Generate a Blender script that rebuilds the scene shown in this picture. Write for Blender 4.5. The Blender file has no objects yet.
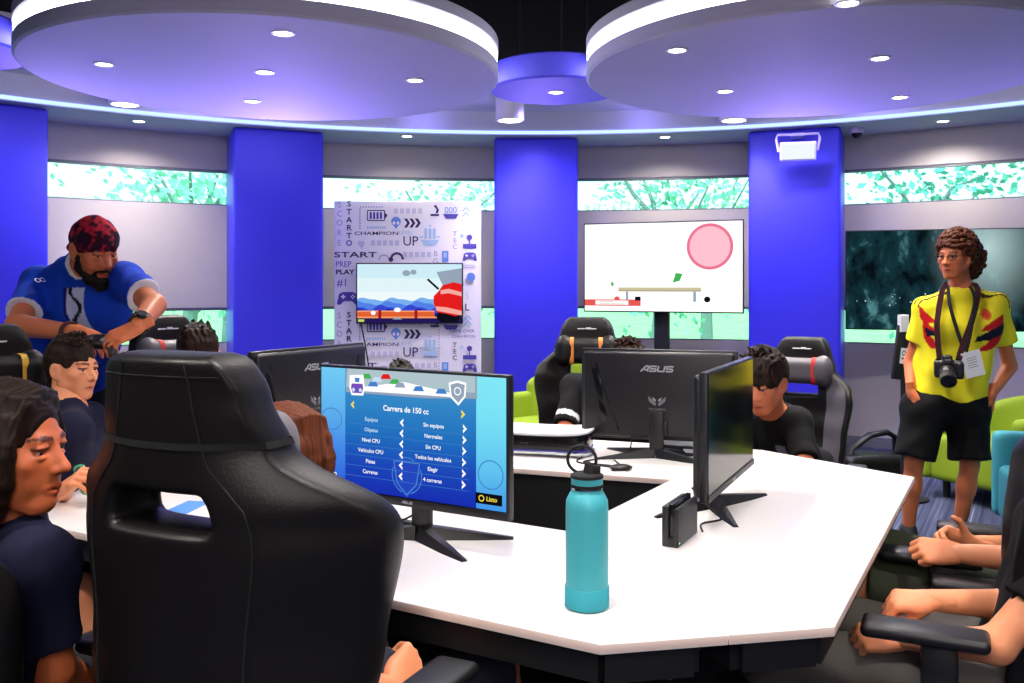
import bpy, bmesh, math, random
import numpy as np
from mathutils import Vector, Matrix, Euler

# ---------------------------------------------------------------- scene set-up
S = bpy.context.scene
COL = S.collection
random.seed(7)
RNG = np.random.default_rng(11)
FOC, HZ, CAMH = 910.0, 285.0, 1.42      # focal length and horizon in photo pixels, eye height in metres
TABLE = 0.75
PI = math.pi


def at(px, py, d):
    """point seen at photo pixel (px, py) standing d metres in front of the camera"""
    return Vector(((px - 512) / FOC * d, d, CAMH - (py - HZ) / FOC * d))


def at_z(px, py, z):
    d = FOC * (CAMH - z) / (py - HZ)
    return at(px, py, d)


def lin(c):
    return tuple((v / 12.92 if v <= 0.04045 else ((v + 0.055) / 1.055) ** 2.4) for v in c)


def rgb(r, g, b):
    return lin((r / 255, g / 255, b / 255))


# ---------------------------------------------------------------- materials
def mat(name, col, rough=0.5, metal=0.0, spec=0.5, bump=0.0, bscale=80.0, emit=None, estr=1.0,
        vary=0.0, vscale=6.0, coat=0.0, stretch=None, sss=0.0):
    m = bpy.data.materials.new(name)
    m.use_nodes = True
    nt = m.node_tree
    b = nt.nodes['Principled BSDF']
    b.inputs['Base Color'].default_value = (*col, 1)
    b.inputs['Roughness'].default_value = rough
    b.inputs['Metallic'].default_value = metal
    b.inputs['Specular IOR Level'].default_value = spec
    b.inputs['Coat Weight'].default_value = coat
    if sss:
        b.inputs['Subsurface Weight'].default_value = sss
        b.inputs['Subsurface Radius'].default_value = (0.02, 0.008, 0.004)
        b.inputs['Subsurface Scale'].default_value = 0.5
    if emit is not None:
        b.inputs['Emission Color'].default_value = (*emit, 1)
        b.inputs['Emission Strength'].default_value = estr
    if bump or vary:
        tc = nt.nodes.new('ShaderNodeTexCoord')
        mp = nt.nodes.new('ShaderNodeMapping')
        if stretch:
            mp.inputs['Scale'].default_value = stretch
        nt.links.new(tc.outputs['Object'], mp.inputs['Vector'])
    if bump:
        n = nt.nodes.new('ShaderNodeTexNoise')
        n.inputs['Scale'].default_value = bscale
        n.inputs['Detail'].default_value = 4
        nt.links.new(mp.outputs[0], n.inputs['Vector'])
        bp = nt.nodes.new('ShaderNodeBump')
        bp.inputs['Strength'].default_value = bump
        bp.inputs['Distance'].default_value = 0.004
        nt.links.new(n.outputs['Fac'], bp.inputs['Height'])
        nt.links.new(bp.outputs[0], b.inputs['Normal'])
    if vary:
        n2 = nt.nodes.new('ShaderNodeTexNoise')
        n2.inputs['Scale'].default_value = vscale
        n2.inputs['Detail'].default_value = 3
        nt.links.new(mp.outputs[0], n2.inputs['Vector'])
        cr = nt.nodes.new('ShaderNodeValToRGB')
        cr.color_ramp.elements[0].position = 0.3
        cr.color_ramp.elements[1].position = 0.7
        cr.color_ramp.elements[0].color = (*[max(0, v * (1 - vary)) for v in col], 1)
        cr.color_ramp.elements[1].color = (*[min(1, v * (1 + vary)) for v in col], 1)
        nt.links.new(n2.outputs['Fac'], cr.inputs[0])
        nt.links.new(cr.outputs[0], b.inputs['Base Color'])
    return m


def vcmat(name, rough=0.55, spec=0.4, bump=0.0, bscale=120.0, sss=0.0):
    """material whose base colour is the mesh's own colour attribute (dye, print, skin tone)"""
    m = mat(name, (0.5, 0.5, 0.5), rough, 0, spec, bump, bscale, sss=sss)
    nt = m.node_tree
    a = nt.nodes.new('ShaderNodeVertexColor')
    a.layer_name = 'Col'
    nt.links.new(a.outputs['Color'], nt.nodes['Principled BSDF'].inputs['Base Color'])
    return m


def emat(name, col, strength=1.0):
    m = bpy.data.materials.new(name)
    m.use_nodes = True
    nt = m.node_tree
    nt.nodes.remove(nt.nodes['Principled BSDF'])
    e = nt.nodes.new('ShaderNodeEmission')
    e.inputs['Color'].default_value = (*col, 1)
    e.inputs['Strength'].default_value = strength
    nt.links.new(e.outputs[0], nt.nodes['Material Output'].inputs[0])
    return m


def glass_mat(name, tint, gloss=0.05):
    m = bpy.data.materials.new(name)
    m.use_nodes = True
    nt = m.node_tree
    nt.nodes.remove(nt.nodes['Principled BSDF'])
    t = nt.nodes.new('ShaderNodeBsdfTransparent')
    t.inputs['Color'].default_value = (*tint, 1)
    g = nt.nodes.new('ShaderNodeBsdfGlossy')
    g.inputs['Roughness'].default_value = 0.03
    mx = nt.nodes.new('ShaderNodeMixShader')
    mx.inputs[0].default_value = gloss
    nt.links.new(t.outputs[0], mx.inputs[1])
    nt.links.new(g.outputs[0], mx.inputs[2])
    nt.links.new(mx.outputs[0], nt.nodes['Material Output'].inputs[0])
    return m


# ---------------------------------------------------------------- objects
def link(o, parent=None):
    COL.objects.link(o)
    if parent is not None:
        o.parent = parent
    return o


def thing(name, label, cat, loc=(0, 0, 0), rotz=0.0, group=None):
    o = bpy.data.objects.new(name, None)
    o.empty_display_size = 0.1
    COL.objects.link(o)
    o.location = loc
    o.rotation_euler = (0, 0, rotz)
    return tag(o, label, cat, group)


def tag(o, label, cat, group=None, kind=None):
    o['label'] = label
    o['category'] = cat
    if group:
        o['group'] = group
    if kind:
        o['kind'] = kind
    return o


def struct(o):
    o['kind'] = 'structure'
    return o


def copy_tree(o, parent=None):
    c = o.copy()
    COL.objects.link(c)
    if parent is not None:
        c.parent = parent
    for ch in list(o.children):
        copy_tree(ch, c)
    return c


class MB:
    """collects shapes into one mesh"""

    def __init__(self):
        self.bm = bmesh.new()

    def _mi(self, geom, mi, M=None):
        if M is not None:
            bmesh.ops.transform(self.bm, matrix=M, verts=geom)
        if mi:
            fs = {f for v in geom for f in v.link_faces}
            for f in fs:
                f.material_index = mi
        return geom

    def box(self, c, size, bev=0.0, rot=None, mi=0, seg=2, M=None):
        r = bmesh.ops.create_cube(self.bm, size=1.0)
        vs = r['verts']
        bmesh.ops.scale(self.bm, vec=Vector(size), verts=vs)
        if bev > 0:
            es = list({e for v in vs for e in v.link_edges})
            fs0 = {f for v in vs for f in v.link_faces}
            rb = bmesh.ops.bevel(self.bm, geom=es, offset=bev, segments=seg, affect='EDGES', profile=0.5)
            vs = list({v for f in rb['faces'] for v in f.verts} | {v for f in fs0 if f.is_valid for v in f.verts})
        T = Matrix.Translation(Vector(c))
        if rot is not None:
            T = T @ (rot if isinstance(rot, Matrix) else Euler(rot).to_matrix().to_4x4())
        if M is not None:
            T = M @ T
        return self._mi(vs, mi, T)

    def cyl(self, a, b, r, r2=None, n=20, mi=0, cap=True, M=None):
        a, b = Vector(a), Vector(b)
        d = b - a
        rr = bmesh.ops.create_cone(self.bm, cap_ends=cap, segments=n, radius1=r, radius2=r if r2 is None else r2, depth=d.length)
        T = Matrix.Translation((a + b) / 2) @ d.to_track_quat('Z', 'Y').to_matrix().to_4x4()
        if M is not None:
            T = M @ T
        return self._mi(rr['verts'], mi, T)

    def sph(self, c, r, sc=(1, 1, 1), n=16, mi=0, rot=None, M=None):
        rr = bmesh.ops.create_uvsphere(self.bm, u_segments=n, v_segments=max(6, n // 2), radius=r)
        T = Matrix.Translation(Vector(c))
        if rot is not None:
            T = T @ Euler(rot).to_matrix().to_4x4()
        T = T @ Matrix.Diagonal((*sc, 1))
        if M is not None:
            T = M @ T
        return self._mi(rr['verts'], mi, T)

    def lathe(self, prof, n=40, c=(0, 0, 0), mi=0, M=None):
        """prof: (r, z) list"""
        vs, rows = [], []
        for r, z in prof:
            row = []
            if r < 1e-6:
                row = [self.bm.verts.new((0, 0, z))]
            else:
                row = [self.bm.verts.new((r * math.cos(2 * PI * k / n), r * math.sin(2 * PI * k / n), z)) for k in range(n)]
            rows.append(row)
            vs += row
        for p, q in zip(rows, rows[1:]):
            for k in range(n):
                k2 = (k + 1) % n
                if len(p) == 1 and len(q) == 1:
                    continue
                if len(p) == 1:
                    f = (p[0], q[k2], q[k])
                elif len(q) == 1:
                    f = (p[k], p[k2], q[0])
                else:
                    f = (p[k], p[k2], q[k2], q[k])
                self.bm.faces.new(f)
        T = Matrix.Translation(Vector(c))
        if M is not None:
            T = M @ T
        return self._mi(vs, mi, T)

    def tube(self, pts, r, n=10, mi=0, closed=False, M=None, flat=1.0, up=None):
        """pts along a path; r number or list; flat squashes the section across 'up'"""
        pts = [Vector(p) for p in pts]
        m = len(pts)
        rs = r if isinstance(r, (list, tuple)) else [r] * m
        rows, vs = [], []
        prev = None
        for i, p in enumerate(pts):
            if closed:
                t = pts[(i + 1) % m] - pts[i - 1]
            else:
                t = pts[min(i + 1, m - 1)] - pts[max(i - 1, 0)]
            if t.length < 1e-9:
                t = Vector((0, 0, 1))
            t.normalize()
            if prev is None:
                u = up.copy() if up is not None else (Vector((0, 0, 1)) if abs(t.z) < 0.9 else Vector((1, 0, 0)))
            else:
                u = prev
            u = (u - t * u.dot(t))
            if u.length < 1e-6:
                u = t.orthogonal()
            u.normalize()
            w = t.cross(u)
            prev = u
            row = [self.bm.verts.new(p + (u * math.cos(2 * PI * k / n) * flat + w * math.sin(2 * PI * k / n)) * rs[i]) for k in range(n)]
            rows.append(row)
            vs += row
        pairs = list(zip(rows, rows[1:])) + ([(rows[-1], rows[0])] if closed else [])
        for a, b in pairs:
            for k in range(n):
                k2 = (k + 1) % n
                self.bm.faces.new((a[k], a[k2], b[k2], b[k]))
        if not closed:
            self.bm.faces.new(list(reversed(rows[0])))
            self.bm.faces.new(rows[-1])
        return self._mi(vs, mi, M)

    def prism(self, poly, z0, z1, mi=0, M=None, bev=0.0):
        """extrude an xy outline from z0 to z1"""
        lo = [self.bm.verts.new((x, y, z0)) for x, y in poly]
        hi = [self.bm.verts.new((x, y, z1)) for x, y in poly]
        n = len(poly)
        fs = [self.bm.faces.new(list(reversed(lo))), self.bm.faces.new(hi)]
        for k in range(n):
            fs.append(self.bm.faces.new((lo[k], lo[(k + 1) % n], hi[(k + 1) % n], hi[k])))
        vs = lo + hi
        if bev > 0:
            es = list({e for f in fs[:2] for e in f.edges})
            rb = bmesh.ops.bevel(self.bm, geom=es, offset=bev, segments=2, affect='EDGES', profile=0.5)
            vs = list({v for f in rb['faces'] for v in f.verts} | {v for f in fs if f.is_valid for v in f.verts})
        return self._mi(vs, mi, M)

    def poly(self, pts, mi=0, M=None):
        vs = [self.bm.verts.new(Vector(p)) for p in pts]
        self.bm.faces.new(vs)
        return self._mi(vs, mi, M)

    def mesh(self, me, mi=0, M=None):
        n0 = len(self.bm.verts)
        self.bm.from_mesh(me)
        self.bm.verts.ensure_lookup_table()
        vs = self.bm.verts[n0:]
        for v in vs:
            for f in v.link_faces:
                f.material_index = mi
        if M is not None:
            bmesh.ops.transform(self.bm, matrix=M, verts=list(vs))
        return vs

    def build(self, name, mats, parent=None, loc=None, rot=None, smooth=True, angle=40, norm=True):
        if norm:
            bmesh.ops.recalc_face_normals(self.bm, faces=self.bm.faces)
        me = bpy.data.meshes.new(name)
        self.bm.to_mesh(me)
        self.bm.free()
        for m in (mats if isinstance(mats, (list, tuple)) else [mats]):
            me.materials.append(m)
        if smooth:
            me.shade_smooth()
            try:
                me.set_sharp_from_angle(angle=math.radians(angle))
            except Exception:
                pass
        o = bpy.data.objects.new(name, me)
        link(o, parent)
        if loc is not None:
            o.location = loc
        if rot is not None:
            o.rotation_euler = rot
        return o


_TEXT = {}


def text_mesh(s, size=1.0, extrude=0.0, align='CENTER', bold=0.0, spacing=1.0, xs=1.0):
    """flat lettering as a mesh in the xy plane"""
    key = (s, size, extrude, align, bold, spacing, xs)
    if key in _TEXT:
        return _TEXT[key]
    cu = bpy.data.curves.new('lettering', 'FONT')
    cu.body = s
    cu.size = size
    cu.extrude = extrude
    cu.align_x = align
    cu.align_y = 'CENTER'
    cu.offset = bold
    cu.space_character = spacing
    cu.resolution_u = 3
    o = bpy.data.objects.new('lettering', cu)
    COL.objects.link(o)
    dg = bpy.context.evaluated_depsgraph_get()
    me = bpy.data.meshes.new_from_object(o.evaluated_get(dg))
    bpy.data.objects.remove(o)
    bpy.data.curves.remove(cu)
    if xs != 1.0:
        me.transform(Matrix.Diagonal((xs, 1, 1, 1)))
    _TEXT[key] = me
    return me


# ---------------------------------------------------------------- soft bodies from distance fields
class SDF:
    def __init__(self, lo, hi, h):
        self.lo = np.array(lo, float)
        self.h = h
        self.n = np.ceil((np.array(hi, float) - self.lo) / h).astype(int) + 1
        self.D = np.full(self.n, 1.0, np.float32)

    def _grid(self, a, b, pad):
        i0 = np.clip(np.floor((np.array(a) - pad - self.lo) / self.h).astype(int), 0, self.n)
        i1 = np.clip(np.ceil((np.array(b) + pad - self.lo) / self.h).astype(int) + 1, 0, self.n)
        if np.any(i1 <= i0):
            return None, None
        sl = tuple(slice(x, y) for x, y in zip(i0, i1))
        ax = [self.lo[k] + self.h * np.arange(i0[k], i1[k]) for k in range(3)]
        X, Y, Z = np.meshgrid(*ax, indexing='ij')
        return sl, np.stack([X, Y, Z], -1).astype(np.float32)

    def _put(self, sl, d, k, sub=False):
        o = self.D[sl]
        if sub:
            d = -d
            hh = np.clip(0.5 + 0.5 * (d - o) / max(k, 1e-6), 0, 1)
            self.D[sl] = o + (d - o) * hh + k * hh * (1 - hh)
        else:
            hh = np.clip(0.5 + 0.5 * (d - o) / max(k, 1e-6), 0, 1)
            self.D[sl] = d + (o - d) * hh - k * hh * (1 - hh)

    def cone(self, a, b, ra, rb=None, k=0.01, sub=False, cut=None, flat=None):
        """tapered capsule; cut = (point, normal) keeps the side behind the normal; flat = (axis, factor) squashes it"""
        rb = ra if rb is None else rb
        a, b = np.array(a, np.float32), np.array(b, np.float32)
        R = max(ra, rb)
        sl, G = self._grid(np.minimum(a, b), np.maximum(a, b), R * 1.6 + k + 2 * self.h)
        if sl is None:
            return self
        ab = b - a
        L2 = max(float(ab @ ab), 1e-9)
        t = np.clip(((G - a) @ ab) / L2, 0, 1)
        off = G - (a + t[..., None] * ab)
        if flat is not None:
            ax = np.array(flat[0], np.float32)
            ax = ax / np.linalg.norm(ax)
            c = off @ ax
            off = off + (flat[1] - 1) * c[..., None] * ax
        d = np.linalg.norm(off, axis=-1) - (ra + (rb - ra) * t)
        if cut is not None:
            nn = np.array(cut[1], np.float32)
            nn = nn / np.linalg.norm(nn)
            d = np.maximum(d, (G - np.array(cut[0], np.float32)) @ nn)
        self._put(sl, d, k, sub)
        return self

    def chain(self, pts, rs, k=0.01, **kw):
        for i in range(len(pts) - 1):
            self.cone(pts[i], pts[i + 1], rs[i], rs[i + 1], k, **kw)
        return self

    def ell(self, c, r, k=0.01, sub=False, rot=None):
        c, r = np.array(c, np.float32), np.array(r, np.float32)
        R = float(r.max())
        sl, G = self._grid(c - R, c + R, k + 2 * self.h)
        if sl is None:
            return self
        p = G - c
        if rot is not None:
            p = p @ np.array(Euler(rot).to_matrix(), np.float32)
        k0 = np.linalg.norm(p / r, axis=-1)
        k1 = np.linalg.norm(p / (r * r), axis=-1)
        d = np.where(k0 < 1e-4, -float(r.min()), k0 * (k0 - 1) / np.maximum(k1, 1e-6))
        self._put(sl, d.astype(np.float32), k, sub)
        return self

    def box(self, c, half, rad=0.01, k=0.0, sub=False, rot=None):
        c, hf = np.array(c, np.float32), np.array(half, np.float32) - rad
        R = float(np.linalg.norm(half))
        sl, G = self._grid(c - R, c + R, k + 2 * self.h)
        if sl is None:
            return self
        p = G - c
        if rot is not None:
            p = p @ np.array(Euler(rot).to_matrix(), np.float32)
        q = np.abs(p) - hf
        d = np.linalg.norm(np.maximum(q, 0), axis=-1) + np.minimum(q.max(-1), 0) - rad
        self._put(sl, d, k, sub)
        return self

    def full(self):
        ax = [self.lo[k] + self.h * np.arange(self.n[k]) for k in range(3)]
        return np.meshgrid(*ax, indexing='ij')

    def plane(self, p, n, k=0.0):
        """keep the side behind the normal"""
        X, Y, Z = self.full()
        n = np.array(n, float)
        n /= np.linalg.norm(n)
        d = ((X - p[0]) * n[0] + (Y - p[1]) * n[1] + (Z - p[2]) * n[2]).astype(np.float32)
        self.D = np.maximum(self.D, d)
        return self

    def noise(self, amp, scale, seed=0, st=(1, 1, 1)):
        """folds: sum of a few skewed sine waves"""
        X, Y, Z = self.full()
        X, Y, Z = X * st[0], Y * st[1], Z * st[2]
        r = np.random.default_rng(seed)
        acc = np.zeros(self.D.shape, np.float32)
        for i in range(7):
            v = r.normal(size=3)
            v /= np.linalg.norm(v)
            f = scale * (0.6 + 1.4 * r.random())
            w = r.normal(size=3) * 0.5
            acc += np.sin((X * v[0] + Y * v[1] + Z * v[2]) * f + r.random() * 6 + 1.3 * np.sin((X * w[0] + Y * w[1] + Z * w[2]) * f)).astype(np.float32)
        self.D = self.D + acc * (amp / 2.6)
        return self

    def mesh(self):
        D, lo, h = self.D, self.lo, self.h
        D = D.copy()
        for ax in range(3):
            s0 = [slice(None)] * 3
            s0[ax] = 0
            D[tuple(s0)] = np.maximum(D[tuple(s0)], h * 0.5)
            s0[ax] = -1
            D[tuple(s0)] = np.maximum(D[tuple(s0)], h * 0.5)
        s = D < 0
        nx, ny, nz = D.shape
        c = np.zeros((nx - 1, ny - 1, nz - 1), np.int8)
        offs = [(i, j, k) for i in (0, 1) for j in (0, 1) for k in (0, 1)]
        for i, j, k in offs:
            c += s[i:nx - 1 + i, j:ny - 1 + j, k:nz - 1 + k]
        cells = np.argwhere((c > 0) & (c < 8))
        idx = np.full(c.shape, -1, np.int64)
        idx[tuple(cells.T)] = np.arange(len(cells))
        pos = np.zeros((len(cells), 3))
        cnt = np.zeros(len(cells))
        for a in offs:
            for ax in range(3):
                if a[ax]:
                    continue
                b = list(a)
                b[ax] = 1
                va = D[tuple((cells + a).T)]
                vb = D[tuple((cells + b).T)]
                m = (va < 0) != (vb < 0)
                t = np.where(m, va / np.where(m, va - vb, 1), 0)
                p = np.array(a, float)[None, :].repeat(len(cells), 0)
                p[:, ax] += t
                pos += np.where(m[:, None], p, 0)
                cnt += m
        V = lo + h * (cells + pos / cnt[:, None])
        quads = []
        for ax in range(3):
            u, w = (ax + 1) % 3, (ax + 2) % 3
            sa = [slice(None)] * 3
            sb = [slice(None)] * 3
            sa[ax] = slice(0, -1)
            sb[ax] = slice(1, None)
            A, B = s[tuple(sa)], s[tuple(sb)]
            e = np.argwhere(A != B)
            e = e[(e[:, u] > 0) & (e[:, w] > 0) & (e[:, u] < D.shape[u] - 1) & (e[:, w] < D.shape[w] - 1)]
            if not len(e):
                continue
            flip = A[tuple(e.T)]
            q = []
            for du, dw in ((1, 1), (0, 1), (0, 0), (1, 0)):
                f = e.copy()
                f[:, u] -= du
                f[:, w] -= dw
                q.append(idx[tuple(f.T)])
            q = np.stack(q, 1)
            q = np.where(flip[:, None], q, q[:, ::-1])
            quads.append(q)
        Q = np.concatenate(quads)
        return V, Q


def np_object(name, V, Q, material, parent=None, colors=None, loc=None, smooth=True):
    me = bpy.data.meshes.new(name)
    me.vertices.add(len(V))
    me.vertices.foreach_set('co', np.asarray(V, np.float32).ravel())
    me.loops.add(Q.size)
    me.loops.foreach_set('vertex_index', Q.astype(np.int32).ravel())
    me.polygons.add(len(Q))
    me.polygons.foreach_set('loop_start', np.arange(0, Q.size, 4, dtype=np.int32))
    me.polygons.foreach_set('loop_total', np.full(len(Q), 4, np.int32))
    me.update(calc_edges=True)
    me.validate()
    me.materials.append(material)
    if colors is not None:
        at_ = me.color_attributes.new('Col', 'FLOAT_COLOR', 'POINT')
        rgba = np.ones((len(V), 4), np.float32)
        rgba[:, :3] = colors
        at_.data.foreach_set('color', rgba.ravel())
    if smooth:
        me.shade_smooth()
    o = bpy.data.objects.new(name, me)
    link(o, parent)
    if loc is not None:
        o.location = loc
    return o


def smooth_mesh(V, Q, it=2, lam=0.5):
    n = len(V)
    E = np.concatenate([Q[:, [0, 1]], Q[:, [1, 2]], Q[:, [2, 3]], Q[:, [3, 0]]])
    for _ in range(it):
        acc = np.zeros_like(V)
        cnt = np.zeros(n)
        for a, b in ((0, 1), (1, 0)):
            for ax in range(3):
                acc[:, ax] += np.bincount(E[:, a], V[E[:, b], ax], n)
            cnt += np.bincount(E[:, a], minlength=n)
        V = V + lam * (acc / np.maximum(cnt, 1)[:, None] - V)
    return V


def join_np(parts):
    V, Q, n = [], [], 0
    for v, q in parts:
        V.append(v)
        Q.append(q + n)
        n += len(v)
    return np.concatenate(V), np.concatenate(Q)


def xform(V, M):
    A = np.array(M)
    return V @ A[:3, :3].T + A[:3, 3]


# ---------------------------------------------------------------- camera
cam_d = bpy.data.cameras.new('camera')
cam_d.sensor_width = 36
cam_d.lens = 36 * FOC / 1024
cam_d.shift_y = (HZ - 341.5) / 1024
cam_d.clip_start = 0.05
cam_d.clip_end = 300
cam = bpy.data.objects.new('camera', cam_d)
COL.objects.link(cam)
cam.location = (0, 0, CAMH)
cam.rotation_euler = (PI / 2, 0, 0)
S.camera = cam
S.view_settings.view_transform = 'Standard'
S.view_settings.look = 'None'
S.view_settings.gamma = 1
S.view_settings.use_curve_mapping = False
S.view_settings.exposure = 0.0
# ---------------------------------------------------------------- the round room
KS = 1.175


def kz(z):
    return CAMH + (z - CAMH) * KS


CX, CY = 0.15 * KS, 2.13 * KS
R_LED, R_PIL, R_WALL, R_RING = 4.70 * KS, 4.80 * KS, 5.30 * KS, 3.87 * KS
Z_SOF, Z_RING, Z_DISC, Z_TOP = kz(2.545), kz(2.72), kz(2.47), 3.75
Z_W = (kz(0.98), kz(1.25), kz(2.02), kz(2.29))


def pol(r, deg, z=0.0):
    """point of the round room; 0 degrees lies straight ahead, positive to the right"""
    a = math.radians(deg)
    return Vector((CX + r * math.sin(a), CY + r * math.cos(a), z))


M_wall = mat('wall paint', rgb(182, 174, 172), 0.75, bump=0.03, bscale=200, vary=0.02)
M_dark = mat('dark frame', rgb(40, 42, 48), 0.5)
M_frame = mat('window frame', rgb(110, 112, 120), 0.5)
M_ceil = mat('ceiling paint', rgb(190, 188, 198), 0.8, vary=0.015)
M_black = mat('black ceiling', rgb(8, 8, 12), 0.8)
M_blue = mat('blue paint', (0.045, 0.038, 0.72), 0.42, spec=0.35, vary=0.02, vscale=3)
M_led_white = emat('white led', (1.0, 0.98, 1.0), 9.0)
M_led_blue = emat('blue led', (0.30, 0.42, 1.0), 2.4)
M_lamp = emat('lamp lens', (1.0, 0.93, 0.86), 14.0)
M_pane = glass_mat('window glass', (0.80, 0.98, 0.94), 0.04)


def arc_band(mb, r0, r1, a0, a1, z0, z1, n=None, mi=0):
    """curved block between two radii, two angles and two heights"""
    n = n or max(2, int(abs(a1 - a0) / 2.5))
    rows = []
    for k in range(n + 1):
        a = a0 + (a1 - a0) * k / n
        rows.append([mb.bm.verts.new(pol(r, a, z)) for r, z in ((r0, z0), (r1, z0), (r1, z1), (r0, z1))])
    for p, q in zip(rows, rows[1:]):
        for k in range(4):
            f = mb.bm.faces.new((p[k], q[k], q[(k + 1) % 4], p[(k + 1) % 4]))
            f.material_index = mi
    if abs(abs(a1 - a0) - 360) > 0.1:
        for r_ in (rows[0], list(reversed(rows[-1]))):
            f = mb.bm.faces.new(r_)
            f.material_index = mi


# floor
mf = bpy.data.materials.new('striped carpet')
mf.use_nodes = True
nt = mf.node_tree
b = nt.nodes['Principled BSDF']
b.inputs['Roughness'].default_value = 0.95
b.inputs['Specular IOR Level'].default_value = 0.1
tc = nt.nodes.new('ShaderNodeTexCoord')
mp = nt.nodes.new('ShaderNodeMapping')
mp.inputs['Scale'].default_value = (0.18, 16, 1)
mr = nt.nodes.new('ShaderNodeMapping')
mr.inputs['Rotation'].default_value = (0, 0, math.radians(-60))
nt.links.new(tc.outputs['Object'], mr.inputs[0])
nz = nt.nodes.new('ShaderNodeTexNoise')
nz.inputs['Scale'].default_value = 1.0
nz.inputs['Detail'].default_value = 5
nz.inputs['Roughness'].default_value = 0.75
cr = nt.nodes.new('ShaderNodeValToRGB')
cr.color_ramp.interpolation = 'LINEAR'
els = cr.color_ramp.elements
els[0].position, els[0].color = 0.32, (*rgb(30, 32, 50), 1)
els[1].position, els[1].color = 0.68, (*rgb(140, 146, 170), 1)
e = els.new(0.47)
e.color = (*rgb(58, 63, 88), 1)
e = els.new(0.56)
e.color = (*rgb(74, 80, 106), 1)
pn = nt.nodes.new('ShaderNodeTexNoise')
pn.inputs['Scale'].default_value = 260
bp = nt.nodes.new('ShaderNodeBump')
bp.inputs['Strength'].default_value = 0.5
bp.inputs['Distance'].default_value = 0.005
nt.links.new(mr.outputs[0], mp.inputs[0])
nt.links.new(mp.outputs[0], nz.inputs['Vector'])
nt.links.new(nz.outputs['Fac'], cr.inputs[0])
nt.links.new(cr.outputs[0], b.inputs['Base Color'])
nt.links.new(tc.outputs['Object'], pn.inputs['Vector'])
nt.links.new(pn.outputs['Fac'], bp.inputs['Height'])
nt.links.new(bp.outputs[0], b.inputs['Normal'])
m = MB()
m.prism([tuple(pol(R_WALL + 0.15, k * 5)[:2]) for k in range(72)], -0.12, 0.0)
struct(m.build('floor', mf, smooth=False))

# walls: bands between the two rows of strip windows on the window side, plain behind
WIN = 68
m = MB()
for z0, z1 in ((0, Z_W[0]), (Z_W[1], Z_W[2]), (Z_W[3], Z_TOP)):
    arc_band(m, R_WALL, R_WALL + 0.16, -WIN, WIN, z0, z1)
struct(m.build('wall_front', M_wall, angle=20))
m = MB()
arc_band(m, R_WALL, R_WALL + 0.16, WIN, 360 - WIN, 0, Z_TOP)
struct(m.build('wall_rear', M_wall, angle=20))
m = MB()
for a0, a1 in ((-40.5, -26), (-19, -2.8), (3.8, 19.5), (26.5, 41)):
    arc_band(m, R_WALL - 0.012, R_WALL + 0.02, a0, a1, 0, 0.09)
struct(m.build('baseboard_front', M_frame, angle=20))

# strip windows between the piers
GAPS = ((-66, -48), (-41.5, -25), (-20, -2.2), (3.2, 20.2), (25, 42), (48, 66))
k = 1
for a0, a1 in GAPS:
    for z0, z1 in ((Z_W[2], Z_W[3]), (Z_W[0], Z_W[1])):
        m = MB()
        arc_band(m, R_WALL + 0.01, R_WALL + 0.06, a0, a1, z1 - 0.025, z1)
        arc_band(m, R_WALL + 0.01, R_WALL + 0.06, a0, a1, z0, z0 + 0.012)
        w = struct(m.build('window_%d' % k, M_frame, angle=20))
        g = MB()
        arc_band(g, R_WALL + 0.075, R_WALL + 0.079, a0, a1, z0, z1)
        g.build('pane', M_pane, w, angle=20)
        k += 1

# ceiling: lowered outer ring, raised inner ring, dark void above
m = MB()
arc_band(m, R_LED, R_WALL, 0, 360, Z_SOF, Z_RING + 0.02, n=144)
arc_band(m, R_RING, R_LED + 0.01, 0, 360, Z_RING, Z_RING + 0.16, n=144)
ceil = struct(m.build('ceiling', M_ceil, angle=25))
m = MB()
m.prism([tuple(pol(R_WALL + 0.16, k_ * 5)[:2]) for k_ in range(72)], Z_TOP, Z_TOP + 0.1)
m.build('ceiling_void', M_black, ceil, smooth=False)
m = MB()
arc_band(m, R_RING + 0.02, R_RING + 0.05, 0, 360, Z_RING + 0.16, Z_TOP, n=72)
m.build('void_wall', M_black, ceil, angle=25)
m = MB()
arc_band(m, R_LED - 0.014, R_LED + 0.002, 0, 360, kz(2.552), kz(2.574), n=180)
struct(m.build('trim_1', M_led_blue, angle=25))

# blue piers
PA = (-44.0, -22.4, 0.4, 23.0, 46.0)
for i, a in enumerate(PA):
    m = MB()
    hw = 0.32 * KS
    m.box((0, 0, Z_SOF / 2), (2 * hw, (R_WALL - R_PIL) + 0.08, Z_SOF), bev=0.03, seg=4)
    o = struct(m.build('pillar_%d' % (i + 1), M_blue))
    c = pol((R_PIL + R_WALL + 0.08) / 2, a)
    o.location = c
    o.rotation_euler = (0, 0, -math.radians(a))

# ---------------------------------------------------------------- hanging ceiling discs
M_disc = mat('disc paint', rgb(176, 174, 188), 0.75, vary=0.02, vscale=2)
M_disc_blue = mat('small disc paint', rgb(70, 66, 210), 0.6, vary=0.02)


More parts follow.
